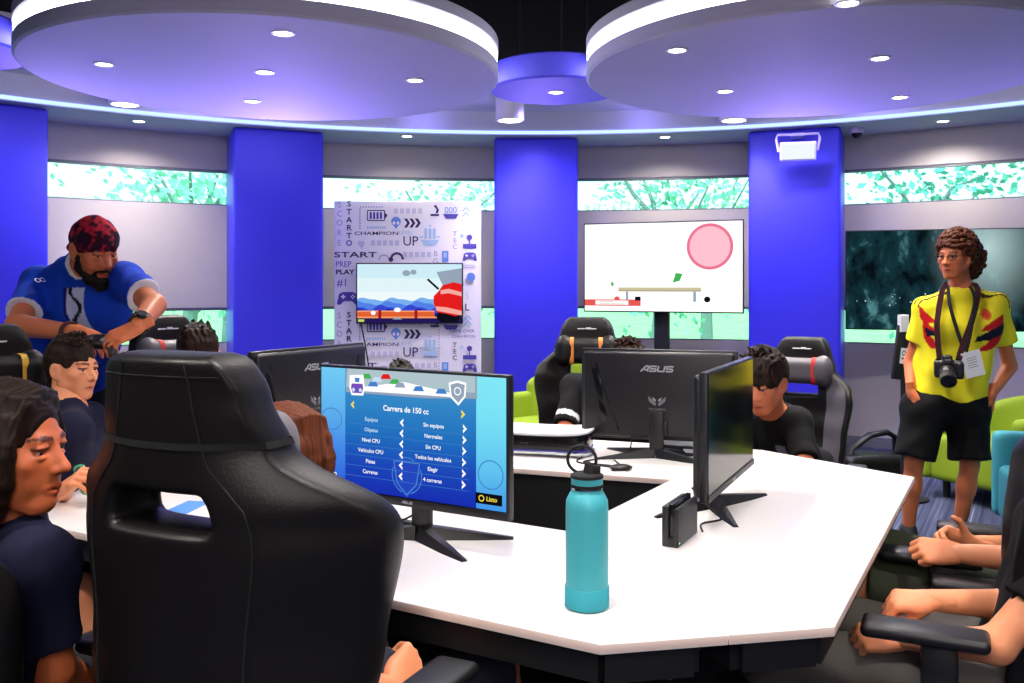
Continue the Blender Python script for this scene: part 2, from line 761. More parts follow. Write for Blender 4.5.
def disc(name, label, c, R, zb, th, material, band=True, group=None):
    t = thing(name, label, 'ceiling disc', (c[0], c[1], zb), 0, group)
    s = th / 0.235
    if band:
        for nm, z0, z1, r in (('lower_slab', 0.0, 0.085 * s, R), ('upper_slab', 0.16 * s, th, R)):
            m = MB()
            m.lathe([(0, z0), (r - 0.015, z0), (r, z0 + 0.012), (r, z1 - 0.004), (r - 0.006, z1), (0, z1)], 128)
            m.build(nm, material, t, angle=30)
        m = MB()
        m.lathe([(0, 0.086 * s), (R - 0.012, 0.086 * s), (R - 0.006, 0.09 * s), (R - 0.006, 0.155 * s), (R - 0.012, 0.159 * s), (0, 0.159 * s)], 128)
        m.build('light_band', M_led_white, t, angle=30)
    else:
        m = MB()
        m.lathe([(0, 0), (R - 0.012, 0), (R, 0.012), (R, th - 0.01), (R - 0.01, th), (0, th)], 96)
        m.build('slab', material, t, angle=30)
    for ang in (0.6, 2.7, 4.8):
        m = MB()
        x, y = R * 0.6 * math.cos(ang), R * 0.6 * math.sin(ang)
        m.cyl((x, y, th), (x, y, Z_TOP - zb), 0.006, n=8)
        m.cyl((x, y, th), (x, y, th + 0.02), 0.03, n=12)
        m.build('hanger', M_dark, t)
    return t


DL = Vector((-1.235 * KS, 4.66 * KS))
DR = Vector((1.54 * KS, 4.56 * KS))
RD = 1.165 * KS
disc('ceiling_disc', 'large round hanging ceiling disc with white light band, on the left', DL, RD, Z_DISC, 0.235, M_disc)
disc('ceiling_disc', 'large round hanging ceiling disc with white light band, on the right', DR, RD, Z_DISC, 0.235, M_disc)
SB = at_z(556, 92, kz(2.54))
disc('ceiling_disc', 'small blue ceiling disc hanging between the two large discs', SB, 0.385 * KS, kz(2.54), 0.165, M_disc_blue, band=False)
SL = at_z(-58, 52, kz(2.54))
disc('ceiling_disc', 'blue ceiling disc cut off at upper left edge', SL, 0.385 * KS, kz(2.54), 0.165, M_disc_blue, band=False)
GL = at_z(-90, -58, kz(2.52))
disc('ceiling_disc', 'grey ceiling disc at the very top left corner', GL, 0.47, kz(2.52), 0.12, M_disc, band=False)


# ---------------------------------------------------------------- lamps
GL = 2.3


def spot(loc, power, size=120, col=(1.0, 0.93, 0.86), rad=0.04, blend=0.9, target=None):
    l = bpy.data.lights.new('downlight_or_fill_spot', 'SPOT')
    l.energy = power * GL
    l.spot_size = math.radians(size)
    l.spot_blend = blend
    l.color = col
    l.shadow_soft_size = rad
    o = bpy.data.objects.new('downlight_or_fill_spot', l)
    COL.objects.link(o)
    o.location = loc
    if target is not None:
        o.rotation_euler = (Vector(target) - Vector(loc)).to_track_quat('-Z', 'Y').to_euler()
    return o


M_trim = mat('lamp rim', rgb(235, 235, 240), 0.4)


def downlight(p, label, power, size=125, r=0.042, group='recessed downlights'):
    t = thing('downlight', label, 'downlight', p, 0, group)
    m = MB()
    m.lathe([(r, -0.001), (r + 0.004, -0.006), (r + 0.016, -0.005), (r + 0.018, 0.0), (r, 0.002)], 28)
    m.build('rim', M_trim, t)
    m = MB()
    m.lathe([(0, -0.004), (r, -0.003), (r, 0.002), (0, 0.002)], 24)
    m.build('lens', M_lamp, t)
    spot((p[0], p[1], p[2] - 0.02), power, size)


PW = 62
for (px, py), lab in zip(((104, 64), (283, 33), (264, 72), (252, 101), (415, 80)),
                         ('at its left edge', 'nearest the camera', 'in its middle', 'farthest from the camera', 'towards its right edge')):
    downlight(at_z(px, py, Z_DISC), 'round recessed downlight in the left ceiling disc, ' + lab, PW)
for (px, py), lab in zip(((677, 50), (848, 3), (725, 91), (880, 58), (900, 97)),
                         ('at its left edge', 'nearest the camera', 'far side left of centre', 'middle right', 'farthest right')):
    downlight(at_z(px, py, Z_DISC), 'round recessed downlight in the right ceiling disc, ' + lab, PW)
downlight(at_z(556, 92, kz(2.54)), 'round recessed downlight in the small blue disc', 30)
for (px, py), lab in zip(((139, 121), (407, 136), (665, 137), (943, 121)),
                         ('above the left window wall behind the bandana man', 'above the printed poster panel', 'above the big white screen', 'above the dark wall screen')):
    downlight(at_z(px, py, Z_SOF), 'recessed downlight in the low ceiling edge ' + lab, 32, size=150)

M_can = mat('can lamp body', rgb(215, 205, 225), 0.45)
for (px, py), lab in zip(((125, 105), (510, 121), (734, 121)),
                         ('behind the left disc', 'between the two large discs', 'below the right disc')):
    z = kz(2.566)
    p = at_z(px, py, z)
    t = thing('can_light', 'surface mounted white cylinder ceiling light ' + lab, 'ceiling light', p, 0, 'cylinder ceiling lights')
    m = MB()
    m.lathe([(0.095, -0.0), (0.112, 0.0), (0.117, 0.006), (0.117, Z_RING - z), (0, Z_RING - z), (0, 0.012), (0.095, 0.012)], 40)
    m.build('housing', M_can, t)
    m = MB()
    m.lathe([(0, 0.003), (0.094, 0.003), (0.094, 0.011), (0, 0.011)], 36)
    m.build('diffuser', M_lamp, t)
    spot((p[0], p[1], p[2] - 0.02), 45, 140, rad=0.09)

# the matching downlights of the near half of the room
for x, y in ((-1.5, 1.2), (0.0, 1.7), (1.6, 1.3), (0.1, 3.3), (-0.3, -0.6), (-3.0, 2.2), (3.2, 2.6)):
    spot((x, y, Z_DISC - 0.02), 55, 130)


def glow(loc, power, col, rad=0.1):
    l = bpy.data.lights.new('led_or_fill_lamp', 'POINT')
    l.energy = power * GL
    l.color = col
    l.shadow_soft_size = rad
    o = bpy.data.objects.new('led_or_fill_lamp', l)
    COL.objects.link(o)
    o.location = loc
    return o


# added soft fill behind the camera to brighten faces, not a room fitting
pl_ = bpy.data.lights.new('near_fill_light', 'AREA')
pl_.energy = 62
pl_.size = 1.6
pl_.color = (1.0, 0.92, 0.84)
po = bpy.data.objects.new('near_fill_light', pl_)
COL.objects.link(po)
po.location = (0.1, -1.6, 2.62)
po.rotation_euler = (math.radians(42), 0, 0)

# blue LED wash on the piers and in the cove above the lowered ring
for a, pw in zip(PA, (18, 1.5, 62, 58, 20)):
    spot(pol(R_LED - 0.75, a, Z_RING - 0.06), pw * 1.0, 100, (0.42, 0.36, 1.0), 0.08, 1.0, pol(R_PIL, a, 1.2))
for a in range(-70, 71, 20):
    glow(pol(R_LED - 0.22, a, Z_RING - 0.13), 1.0, (0.30, 0.26, 1.0), 0.05)
glow((0.1, 1.5, 3.15), 14, (0.45, 0.38, 1.0), 0.2)  # added blue fill above the camera, brightens the near disc rims
# added blue spots in front of the piers, no fixtures, tinting the hanging discs
for a, px_, tgt in ((-22.4, 120, DL), (0.4, 50, DL), (-44, 110, DL), (0.9, 40, DR), (23, 75, DR), (46, 50, DR)):
    spot(pol(R_PIL - 0.12, a, 1.95), px_ * 1.0, 84, (0.34, 0.24, 1.0), 0.12, 1.0, (tgt[0], tgt[1], Z_DISC + 0.5))

# ---------------------------------------------------------------- outside
w = bpy.data.worlds.new('daylight')
w.use_nodes = True
S.world = w
bg = w.node_tree.nodes['Background']
bg.inputs['Color'].default_value = (0.80, 0.97, 1.0, 1)
bg.inputs['Strength'].default_value = 2.2
sun = bpy.data.lights.new('sun', 'SUN')
sun.energy = 4.0
sun.angle = 0.02
so = bpy.data.objects.new('sun', sun)
COL.objects.link(so)
so.rotation_euler = Vector((0.35, 0.75, -1.0)).to_track_quat('-Z', 'Y').to_euler()

M_grass = mat('lawn grass', rgb(150, 208, 138), 0.9, bump=0.4, bscale=40, vary=0.25, vscale=2.5)
m = MB()
for i in range(24):
    for j in range(16):
        x0, y0 = -48 + 4 * i, 9.2 + 4 * j
        m.poly([(x0, y0, -0.15), (x0 + 4, y0, -0.15), (x0 + 4, y0 + 4, -0.15), (x0, y0 + 4, -0.15)])
tag(m.build('lawn', M_grass, smooth=False), 'sunlit green lawn outside the windows', 'lawn', kind='stuff')

M_bark = mat('bark', rgb(120, 136, 136), 0.9, bump=0.5, bscale=30)
M_leaf = [mat('foliage', c, 0.7, vary=0.3, vscale=3) for c in (rgb(120, 190, 165), rgb(150, 214, 190), rgb(104, 176, 166))]


def tree(x, y, h, r, lab, mi, seed):
    rn = random.Random(seed)
    t = thing('tree', lab, 'tree', (x, y, -0.15), rn.random() * 6, 'trees outside the windows')
    m = MB()
    top = Vector((rn.uniform(-.3, .3), rn.uniform(-.3, .3), h * 0.62))
    m.tube([(0, 0, 0), (top.x * 0.3, top.y * 0.3, h * 0.25), top], [0.16, 0.12, 0.07], 8)
    tips = []
    for k in range(9):
        z0 = rn.uniform(0.22, 0.6) * h
        p0 = Vector((top.x * z0 / h, top.y * z0 / h, z0))
        a = rn.random() * 2 * PI
        q = p0 + Vector((math.cos(a) * r * rn.uniform(.5, .95), math.sin(a) * r * rn.uniform(.5, .95), rn.uniform(.1, .35) * h))
        mid = (p0 + q) / 2 + Vector((0, 0, rn.uniform(-.2, .3)))
        m.tube([p0, mid, q], [0.05, 0.035, 0.015], 6)
        tips += [q, mid]
    m.build('trunk', M_bark, t)
    m = MB()
    for k in range(1100):
        c = rn.choice(tips) + Vector((rn.gauss(0, r * .3), rn.gauss(0, r * .3), rn.gauss(0, h * .09)))
        s = rn.uniform(0.04, 0.10)
        u = Vector((rn.gauss(0, 1), rn.gauss(0, 1), rn.gauss(0, 1))).normalized()
        v = u.orthogonal().normalized()
        m.poly([c - u * s, c + v * s * .6, c + u * s, c - v * s * .6])
    m.build('foliage', M_leaf[mi], t, smooth=False, norm=False)


tr = ((-8.2, 14.2, 4.2, 1.25, 0), (-4.9, 13.6, 4.0, 1.2, 1), (-12.4, 19, 5.0, 1.5, 2), (-6.4, 20.5, 5.0, 1.5, 1), (-1.2, 19.5, 5.0, 1.5, 1),
      (2.4, 15.2, 4.4, 1.3, 0), (4.6, 21.5, 5.2, 1.6, 1), (6.9, 15.2, 4.4, 1.2, 2), (10.1, 17.5, 4.8, 1.4, 0), (13.2, 21, 5.3, 1.5, 2), (-16.5, 20.5, 5, 1.5, 0))
tl = ('leafy green tree seen through the upper left window', 'pale tree close to the upper left window', 'tall tree behind the others at far left',
      'pale tree seen above the printed poster panel', 'pale round tree right of the poster panel outside', 'green tree seen above the left of the white screen',
      'pale tree behind the white screen outside', 'thin tree seen left in the upper right window', 'green tree in the middle of the upper right window',
      'tall tree at the right end of the upper right window', 'green tree outside beyond the first blue pillar')
for k, (x, y, h, r, mi) in enumerate(tr):
    tree(x, y, h, r, tl[k], mi, 40 + k)
# ---------------------------------------------------------------- table
M_top = mat('white laminate', rgb(232, 228, 226), 0.32, spec=0.4, vary=0.01)
M_edge = mat('table edge band', rgb(240, 216, 206), 0.5)
M_steel = mat('black steel', rgb(16, 16, 18), 0.55)
M_blackpl = mat('black plastic', rgb(20, 20, 23), 0.42, bump=0.05, bscale=300)
M_gloss = mat('glossy black plastic', rgb(12, 12, 14), 0.16)
M_grey = mat('grey plastic', rgb(120, 120, 128), 0.5)
M_white = mat('white plastic', rgb(232, 232, 236), 0.4)
M_rubber = mat('black rubber', rgb(14, 14, 15), 0.8)

OUT = [(0.164, 1.694), (0.633, 1.783), (1.407, 3.177), (1.016, 3.700), (-0.535, 4.264), (-0.95, 4.16), (-1.56, 3.095), (-1.434, 2.616)]
HOLE = [(0.150, 2.482), (0.550, 3.138), (-0.51, 3.516), (-0.79, 3.031)]
SEAM = [(0.415, 1.741), (1.24, 3.40), (-0.74, 4.213), (-1.497, 2.855)]
table = thing('gaming_table', 'large white ring shaped gaming table with a black open middle', 'table', (-0.1, 3.0, 0))
T0 = Vector((-0.1, 3.0))
segs = (
    [SEAM[3], OUT[7], OUT[0], SEAM[0], HOLE[0], HOLE[3]],
    [SEAM[0], OUT[1], OUT[2], SEAM[1], HOLE[1], HOLE[0]],
    [SEAM[1], OUT[3], OUT[4], SEAM[2], HOLE[2], HOLE[1]],
    [SEAM[2], OUT[5], OUT[6], SEAM[3], HOLE[3], HOLE[2]],
)


def inset(poly, d):
    n = len(poly)
    out = []
    for i in range(n):
        p0, p1, p2 = Vector(poly[i - 1]), Vector(poly[i]), Vector(poly[(i + 1) % n])
        a, b_ = (p1 - p0).normalized(), (p2 - p1).normalized()
        na, nb = Vector((-a.y, a.x)), Vector((-b_.y, b_.x))
        q = (na + nb)
        q = q / max(q.dot(na), 0.2)
        out.append(tuple(p1 + q * d))
    return out


def loc2(poly, o):
    return [(x - o[0], y - o[1]) for x, y in poly]


for s in segs:
    m = MB()
    m.prism(loc2(inset(s, 0.0011), T0), TABLE - 0.020, TABLE, bev=0.002)
    for f in m.bm.faces:
        if abs(f.normal.z) < 0.3:
            f.material_index = 1
    m.build('tabletop', [M_top, M_edge], table, angle=25)
    m = MB()
    ins = inset(s, 0.05)
    for i in range(len(ins)):
        if i in (3, 5) or (i == 0 and False):
            pass
        p, q = Vector((*ins[i], 0)), Vector((*ins[(i + 1) % len(ins)], 0))
        d = q - p
        ang = math.atan2(d.y, d.x)
        c = (p + q) / 2 - Vector((*T0, 0))
        m.box((c.x, c.y, TABLE - 0.055), (d.length, 0.04, 0.066), rot=(0, 0, ang))
    m.build('underframe', M_steel, table, smooth=False)
# black panels round the open middle and pedestal legs
for i in range(4):
    p, q = Vector((*HOLE[i], 0)), Vector((*HOLE[(i + 1) % 4], 0))
    d = q - p
    n = Vector((d.y, -d.x, 0)).normalized()
    c = (p + q) / 2 + n * 0.03 - Vector((*T0, 0))
    m = MB()
    m.box((c.x, c.y, 0.38), (d.length + 0.05, 0.02, 0.70), rot=(0, 0, math.atan2(d.y, d.x)), bev=0.004)
    m.build('modesty_panel', M_steel, table, smooth=False)
    for s_ in (0.12, 0.88):
        m = MB()
        cc = p.lerp(q, s_) + n * 0.32 - Vector((*T0, 0))
        m.box((cc.x, cc.y, 0.36), (0.06, 0.40, 0.68), rot=(0, 0, math.atan2(d.y, d.x)), bev=0.006)
        m.box((cc.x, cc.y, 0.0125), (0.08, 0.52, 0.025), rot=(0, 0, math.atan2(d.y, d.x)), bev=0.005)
        m.build('leg', M_steel, table, smooth=False)
# cable tray seen below the front edge
UV_U, UV_V = Vector((0.866, -0.5)), Vector((0.5, 0.866))


def uvp(u, v, z=0.0):
    p = UV_U * u + UV_V * v
    return Vector((p.x, p.y, z))


m = MB()
for k in range(26):
    c = uvp(-1.55 + 0.034 * k, 1.93, 0.60)
    m.box((c.x + 0.1, c.y - 3.0, c.z), (0.020, 0.16, 0.012), rot=(0, 0, math.radians(-30)))
for dv in (-0.09, 0.09):
    c = uvp(-1.13, 1.93 + dv, 0.61)
    m.box((c.x + 0.1, c.y - 3.0, c.z), (0.92, 0.014, 0.05), rot=(0, 0, math.radians(-30)))
m.build('cable_tray', M_grey, table, smooth=False)


# ---------------------------------------------------------------- monitors
M_bezel = mat('monitor plastic', rgb(20, 20, 24), 0.40, bump=0.06, bscale=400)
M_silver = mat('silver print', rgb(205, 205, 212), 0.35, metal=0.6)
M_screen_off = mat('dark screen glass', rgb(16, 18, 24), 0.10, spec=0.6)


class Decal(MB):
    """flat print or picture on a surface: x right, z up, facing -y; layers step towards the viewer"""

    def __init__(self, x0, y0, sx, sy, base=0.0, step=0.0002):
        super().__init__()
        self.k = (x0, y0, sx, sy)
        self.base, self.step, self.n = base, step, 0
        self.mats = []

    def mi(self, m):
        if m not in self.mats:
            self.mats.append(m)
        return self.mats.index(m)

    def xy(self, x, y):
        x0, y0, sx, sy = self.k
        return ((x - x0) * sx, (y0 - y) * sy)

    def lay(self):
        self.n += 1
        return -(self.base + self.step * self.n)

    def pg(self, pts, m):
        y = self.lay()
        return self.poly([(*self.xy(px, py)[:1], y, self.xy(px, py)[1]) for px, py in pts], self.mi(m))

    def rect(self, x0, y0, x1, y1, m):
        return self.pg([(x0, y0), (x0, y1), (x1, y1), (x1, y0)], m)

    def disc(self, x, y, rx, ry, m, n=24, a0=0, a1=360):
        full = a1 - a0 >= 360
        pts = [(x + rx * math.cos(math.radians(a0 + (a1 - a0) * k / n)), y + ry * math.sin(math.radians(a0 + (a1 - a0) * k / n))) for k in range(n + (0 if full else 1))]
        if not full:
            pts.append((x, y))
        return self.pg(pts, m)

    def line(self, pts, wd, m):
        y = self.lay()
        for (ax, ay), (bx, by) in zip(pts, pts[1:]):
            L = math.hypot(bx - ax, by - ay) or 1
            nx, ny = -(by - ay) / L * wd / 2, (bx - ax) / L * wd / 2
            q = [(ax + nx, ay + ny), (ax - nx, ay - ny), (bx - nx, by - ny), (bx + nx, by + ny)]
            self.poly([(self.xy(*p)[0], y, self.xy(*p)[1]) for p in q], self.mi(m))

    def ring(self, x, y, rx, ry, wd, m, n=24, a0=0, a1=360):
        self.line([(x + rx * math.cos(math.radians(a0 + (a1 - a0) * k / n)), y + ry * math.sin(math.radians(a0 + (a1 - a0) * k / n))) for k in range(n + 1)], wd, m)

    def text(self, s, x, y, h, m, align='CENTER', bold=0.0, xs=1.0, spacing=1.0, rot=0.0):
        """h = cap height in picture units"""
        sz = h * self.k[3] / 0.70
        me = text_mesh(s, sz, 0, align, bold * sz, spacing, xs)
        X, Z = self.xy(x, y)
        T = Matrix.Translation((X, self.lay(), Z)) @ Matrix.Rotation(rot, 4, 'Y') @ Matrix.Rotation(PI / 2, 4, 'X')
        self.mesh(me, self.mi(m), T)

    def done(self, name, parent, loc=(0, 0, 0), rot=None):
        return self.build(name, self.mats, parent, loc, rot, smooth=False, norm=False)


def asus_logo(dec, x, y, h, m):
    """slanted four letter mark"""
    w = h * 1.18
    g = h * 0.22
    sl = 0.22 * h
    t = h * 0.26

    def L(x0, pts):
        dec.line([(x0 + px * w + (0.5 - py) * sl, y - h / 2 + py * h) for px, py in pts], t, m)

    X = x - 2 * w - 1.5 * g
    L(X, [(0.0, 1.0), (0.62, 0.05), (1.0, 0.05)])
    L(X, [(0.98, 0.0), (0.98, 1.0)])
    L(X, [(0.45, 0.68), (0.98, 0.68)])
    X += w + g
    L(X, [(1, 0.08), (0.05, 0.08), (0.05, 0.5), (0.95, 0.5), (0.95, 0.92), (0, 0.92)])
    X += w + g
    L(X, [(0.05, 0.0), (0.05, 0.92), (0.95, 0.92), (0.95, 0.0)])
    X += w + g
    L(X, [(1, 0.08), (0.05, 0.08), (0.05, 0.5), (0.95, 0.5), (0.95, 0.92), (0, 0.92)])


MW, MH = 0.614, 0.356
MZ0 = 0.095 + MH / 2


def monitor(loc, rotz, label, lit=False, dz=0.0):
    """screen side faces local -y; dz raises the panel on its stand"""
    MZ = MZ0 + dz
    t = thing('monitor', label, 'monitor', loc, rotz, 'monitors on the table')
    m = MB()
    m.box((0, 0.009, MZ), (MW, 0.022, MH), bev=0.004)
    v = m.box((0, 0.028, MZ), (MW * 0.965, 0.030, MH * 0.95), bev=0.014, seg=3)
    m.build('housing', M_bezel, t)
    m = MB()
    m.box((0, -0.004, MZ - MH / 2 + 0.011), (MW - 0.004, 0.006, 0.018), bev=0.001)
    ch = m.build('chin', M_bezel, t)
    d = Decal(0, 0, 0.001, 0.001, 0.0072)
    asus_logo(d, 0, 0, 6.5, M_silver)
    d.done('maker_logo', ch, (0, 0, MZ - MH / 2 + 0.011))
    if not lit:
        m = MB()
        m.box((0, -0.003, MZ + 0.008), (MW - 0.016, 0.002, MH - 0.030))
        m.build('screen', M_screen_off, t, smooth=False)
    # back: lettering, wing emblem, crease lines
    d = Decal(0, 0, -0.001, 0.001, -0.0)
    d2 = Decal(0, 0, 0.001, 0.001, 0.0)
    asus_logo(d2, 0, -104, 23, M_silver)
    for sg in (-1, 1):
        d2.pg([(sg * 4, 30), (sg * 9, 24), (sg * 36, 2), (sg * 31, 24), (sg * 16, 36), (sg * 6, 42)], M_grey)
        d2.pg([(sg * 4, 22), (sg * 7, 16), (sg * 19, 6), (sg * 12, 20)], M_silver)
    d2.text('TUF GAMING', 0, 54, 8, M_grey, bold=0.02)
    d2.done('back_print', t, (0, 0.0436, MZ), (0, 0, PI))
    for sg in (-1, 1):
        m = MB()
        m.tube([(sg * 0.245, 0.043, MZ + 0.13), (sg * 0.215, 0.0435, MZ + 0.03), (sg * 0.15, 0.043, MZ - 0.145)], 0.0022, 6)
        m.box((sg * 0.225, 0.038, MZ - 0.01), (0.030, 0.0115, 0.23), rot=(0, sg * 0.2, 0), bev=0.003)
        m.build('back_rib', M_gloss, t)
    # stand
    m = MB()
    m.box((0, 0.058, 0.095), (0.055, 0.028, 0.17), bev=0.006)
    m.box((0, 0.047, MZ - 0.125), (0.085, 0.020, 0.06), bev=0.006)
    m.build('stand_neck', M_blackpl, t)
    for sx, sy in ((1, -1), (-1, -1), (1, 1), (-1, 1)):
        m = MB()
        tip = Vector((sx * 0.215, 0.055 + sy * 0.115, 0.0))
        a = Vector((sx * 0.012, 0.055 + sy * 0.008, 0.0))
        dd = (tip - a).normalized()
        nn = Vector((-dd.y, dd.x, 0))
        v = []
        for p, wd, zt in ((a, 0.026, 0.034), (a.lerp(tip, 0.6), 0.019, 0.017), (tip, 0.008, 0.006)):
            v.append([m.bm.verts.new(p + nn * wd * s_ + Vector((0, 0, z_))) for s_, z_ in ((-1, 0.0), (1, 0.0), (0.5, zt), (-0.5, zt))])
        for p, q in zip(v, v[1:]):
            for k in range(4):
                m.bm.faces.new((p[k], p[(k + 1) % 4], q[(k + 1) % 4], q[k]))
        m.bm.faces.new(v[0])
        m.bm.faces.new(list(reversed(v[-1])))
        m.build('foot', M_blackpl, t, angle=25)
    return t


def rz_face(dx, dy):
    """rotation that turns local +y to (dx, dy)"""
    return math.atan2(-dx, dy)


# the lit one: right end nearer the camera
mon_front = monitor((-0.268, 2.365, TABLE), math.radians(-31), 'lit monitor showing a blue racing game menu in Spanish', True)
mon_side = monitor((0.660, 2.735, TABLE), math.radians(64), 'dark monitor seen edge on, turned right, behind the turquoise bottle', dz=-0.018)
mon_mid = monitor((0.580, 3.60, TABLE), math.radians(163), 'black monitor seen from behind at the centre with maker lettering', dz=-0.035)
mon_left = monitor((-0.775, 3.46, TABLE), math.radians(240), 'black monitor seen from behind, left of the lit menu monitor', dz=-0.015)

# picture on the lit monitor, in photo-like units 0..100 by 0..56
SB_ = [emat('menu blue %d' % i, c, 1.0) for i, c in enumerate((rgb(96, 186, 236), rgb(84, 166, 232), rgb(64, 132, 224), rgb(40, 98, 214)))]
SP_ = [emat('menu panel %d' % i, c, 1.0) for i, c in enumerate((rgb(70, 140, 196), rgb(42, 122, 196), rgb(30, 102, 190), rgb(20, 76, 178), rgb(18, 48, 168), rgb(28, 50, 186)))]
E_white = emat('screen white', (1, 1, 1), 1.05)
E_pale = emat('screen pale', rgb(200, 225, 245), 1.0)
E_yel = emat('screen yellow', rgb(250, 225, 70), 1.0)
E_black = emat('screen black', rgb(14, 14, 24), 1.0)
E_grey = emat('screen grey', rgb(150, 165, 185), 1.0)
E_line = emat('screen line', rgb(70, 130, 205), 1.0)
E_cyan = emat('screen cyan', rgb(110, 215, 240), 1.0)
E_purple = emat('screen purple', rgb(120, 80, 190), 1.0)
E_red = emat('screen red', rgb(228, 30, 30), 1.0)
E_green = emat('screen green', rgb(70, 180, 90), 1.0)
d = Decal(50, 28, (MW - 0.016) / 100, (MH - 0.030) / 56, 0.0022)
def grad_mat(name, stops, half):
    """screen picture whose colour runs from bottom to top"""
    m_ = emat(name, (1, 1, 1), 1.0)
    nt_ = m_.node_tree
    tc_ = nt_.nodes.new('ShaderNodeTexCoord')
    sp_ = nt_.nodes.new('ShaderNodeSeparateXYZ')
    mr_ = nt_.nodes.new('ShaderNodeMapRange')
    mr_.inputs['From Min'].default_value = -half
    mr_.inputs['From Max'].default_value = half
    cr_ = nt_.nodes.new('ShaderNodeValToRGB')
    el = cr_.color_ramp.elements
    el[0].position, el[0].color = stops[0][0], (*stops[0][1], 1)
    el[1].position, el[1].color = stops[-1][0], (*stops[-1][1], 1)
    for p_, c_ in stops[1:-1]:
        el.new(p_).color = (*c_, 1)
    nt_.links.new(tc_.outputs['Object'], sp_.inputs[0])
    nt_.links.new(sp_.outputs['Z'], mr_.inputs['Value'])
    nt_.links.new(mr_.outputs[0], cr_.inputs[0])
    nt_.links.new(cr_.outputs[0], nt_.nodes['Emission'].inputs['Color'])
    return m_


HS = (MH - 0.030) / 2
G_side = grad_mat('menu side gradient', [(0, rgb(40, 86, 214)), (0.35, rgb(70, 140, 232)), (0.7, rgb(98, 182, 240)), (1, rgb(112, 204, 244))], HS)
G_right = grad_mat('menu right gradient', [(0, rgb(66, 150, 232)), (0.3, rgb(96, 196, 240)), (0.7, rgb(120, 226, 246)), (1, rgb(130, 232, 246))], HS)
G_panel = grad_mat('menu panel gradient', [(0, rgb(24, 44, 176)), (0.25, rgb(28, 72, 184)), (0.5, rgb(32, 112, 190)), (0.75, rgb(50, 134, 198)), (1, rgb(84, 150, 196))], HS)
d.rect(0, 0, 100, 56, G_side)
d.rect(85, 0, 100, 56, G_right)
d.rect(14.5, 0, 85.5, 56, G_panel)
d.pg([(15, 0), (86, 0), (86, 9.5), (60, 11), (15, 11)], E_grey)
d.pg([(16, 0), (85, 0), (85, 7), (15, 8.5)], emat('screen haze', rgb(176, 196, 204), 1.0))
d.pg([(22, 8.5), (48, 4.5), (74, 8), (74, 9.6), (22, 10)], E_white)
for x, y, c in ((27, 3, E_green), (33, 4.2, E_pale), (38, 2.6, E_red), (43, 4.6, E_green), (46, 6, E_grey), (56, 7, E_line), (68, 7.4, E_line), (31, 6.4, E_line)):
    d.pg([(x - 3, y + 1.2), (x - 1.6, y - 1), (x + 1.8, y - 1.2), (x + 3, y + 1)], c)
d.pg([(17.5, 3), (25.5, 2.4), (26.3, 8), (25.4, 12), (18.6, 12.2), (17.2, 8.5)], E_white)
d.pg([(18.6, 6.8), (25.0, 6.6), (25.4, 8.6), (24.6, 11), (19.2, 11.1), (18.3, 9)], E_purple)
d.pg([(20.4, 4), (23.4, 4), (23.0, 6), (20.8, 6)], E_line)
for x in (19.8, 23.8):
    d.disc(x, 9.6, 0.9, 0.9, E_pale, 12)
d.pg([(72, 3.4), (76.5, 2.2), (81, 3), (80.6, 9), (77, 13), (72.8, 9.6)], E_white)
d.pg([(73, 4.2), (76.5, 3.2), (80.2, 3.9), (79.8, 8.6), (77, 11.8), (73.6, 9)], E_grey)
d.ring(76.6, 6.8, 1.6, 1.6, 0.5, E_white, 14)
# faint emblem behind the list
for ring in ((50, 46, 8, 8), (93, 41, 6, 6), (7, 24, 6, 5)):
    d.ring(*ring, 0.5, E_line, 28)
d.pg([(42, 39), (58, 39), (56, 50), (50, 56), (44, 50)], emat('emblem tint', rgb(36, 70, 190), 1.0))
d.line([(43, 40), (57, 40), (55.2, 49.6), (50, 54.6), (44.8, 49.6), (43, 40)], 0.6, E_line)


def chev(x, y, sg, m, s=1.0):
    d.pg([(x - sg * 1.1 * s, y), (x + sg * 0.9 * s, y - 1.9 * s), (x + sg * 0.9 * s, y - 0.6 * s), (x + sg * 0.1 * s, y), (x + sg * 0.9 * s, y + 0.6 * s), (x + sg * 0.9 * s, y + 1.9 * s)], m)


chev(19.5, 16.5, 1, E_yel)
chev(79.5, 16.5, -1, E_yel)
d.text('Carrera de 150 cc', 49.5, 16.8, 2.4, E_white, bold=0.02)
rows = (('Equipos', 'Sin equipos'), ('Objetos', 'Normales'), ('Nivel CPU', 'Sin CPU'), ('Vehículos CPU', 'Todos los vehículos'), ('Pistas', 'Elegir'), ('Carreras', '4 carreras'))
for k, (a_, b_) in enumerate(rows):
    y = 22.6 + 4.75 * k
    d.text(a_, 30.5, y, 1.7, E_white if k > 1 else E_pale, bold=0.014)
    d.text(b_, 64.5, y, 1.7, E_white, bold=0.014)
    chev(47.5, y, 1, E_white)
    chev(80.5, y, -1, E_white)
    d.line([(16, y + 2.4), (83, y + 2.4)], 0.18, E_line)
d.rect(0.6, 48.6, 11, 53.2, E_white)
d.rect(1.0, 49, 10.6, 52.8, E_black)
d.text('+', 5.8, 50.9, 2.2, E_yel, bold=0.03)
d.rect(86.5, 48.6, 99.4, 53.2, E_black)
d.ring(89.4, 50.9, 1.2, 1.2, 0.45, E_yel, 16)
d.text('Listo', 94.4, 50.9, 1.9, E_yel, bold=0.02)
d.done('screen', mon_front, (0, -0.0022, MZ0 + 0.008))

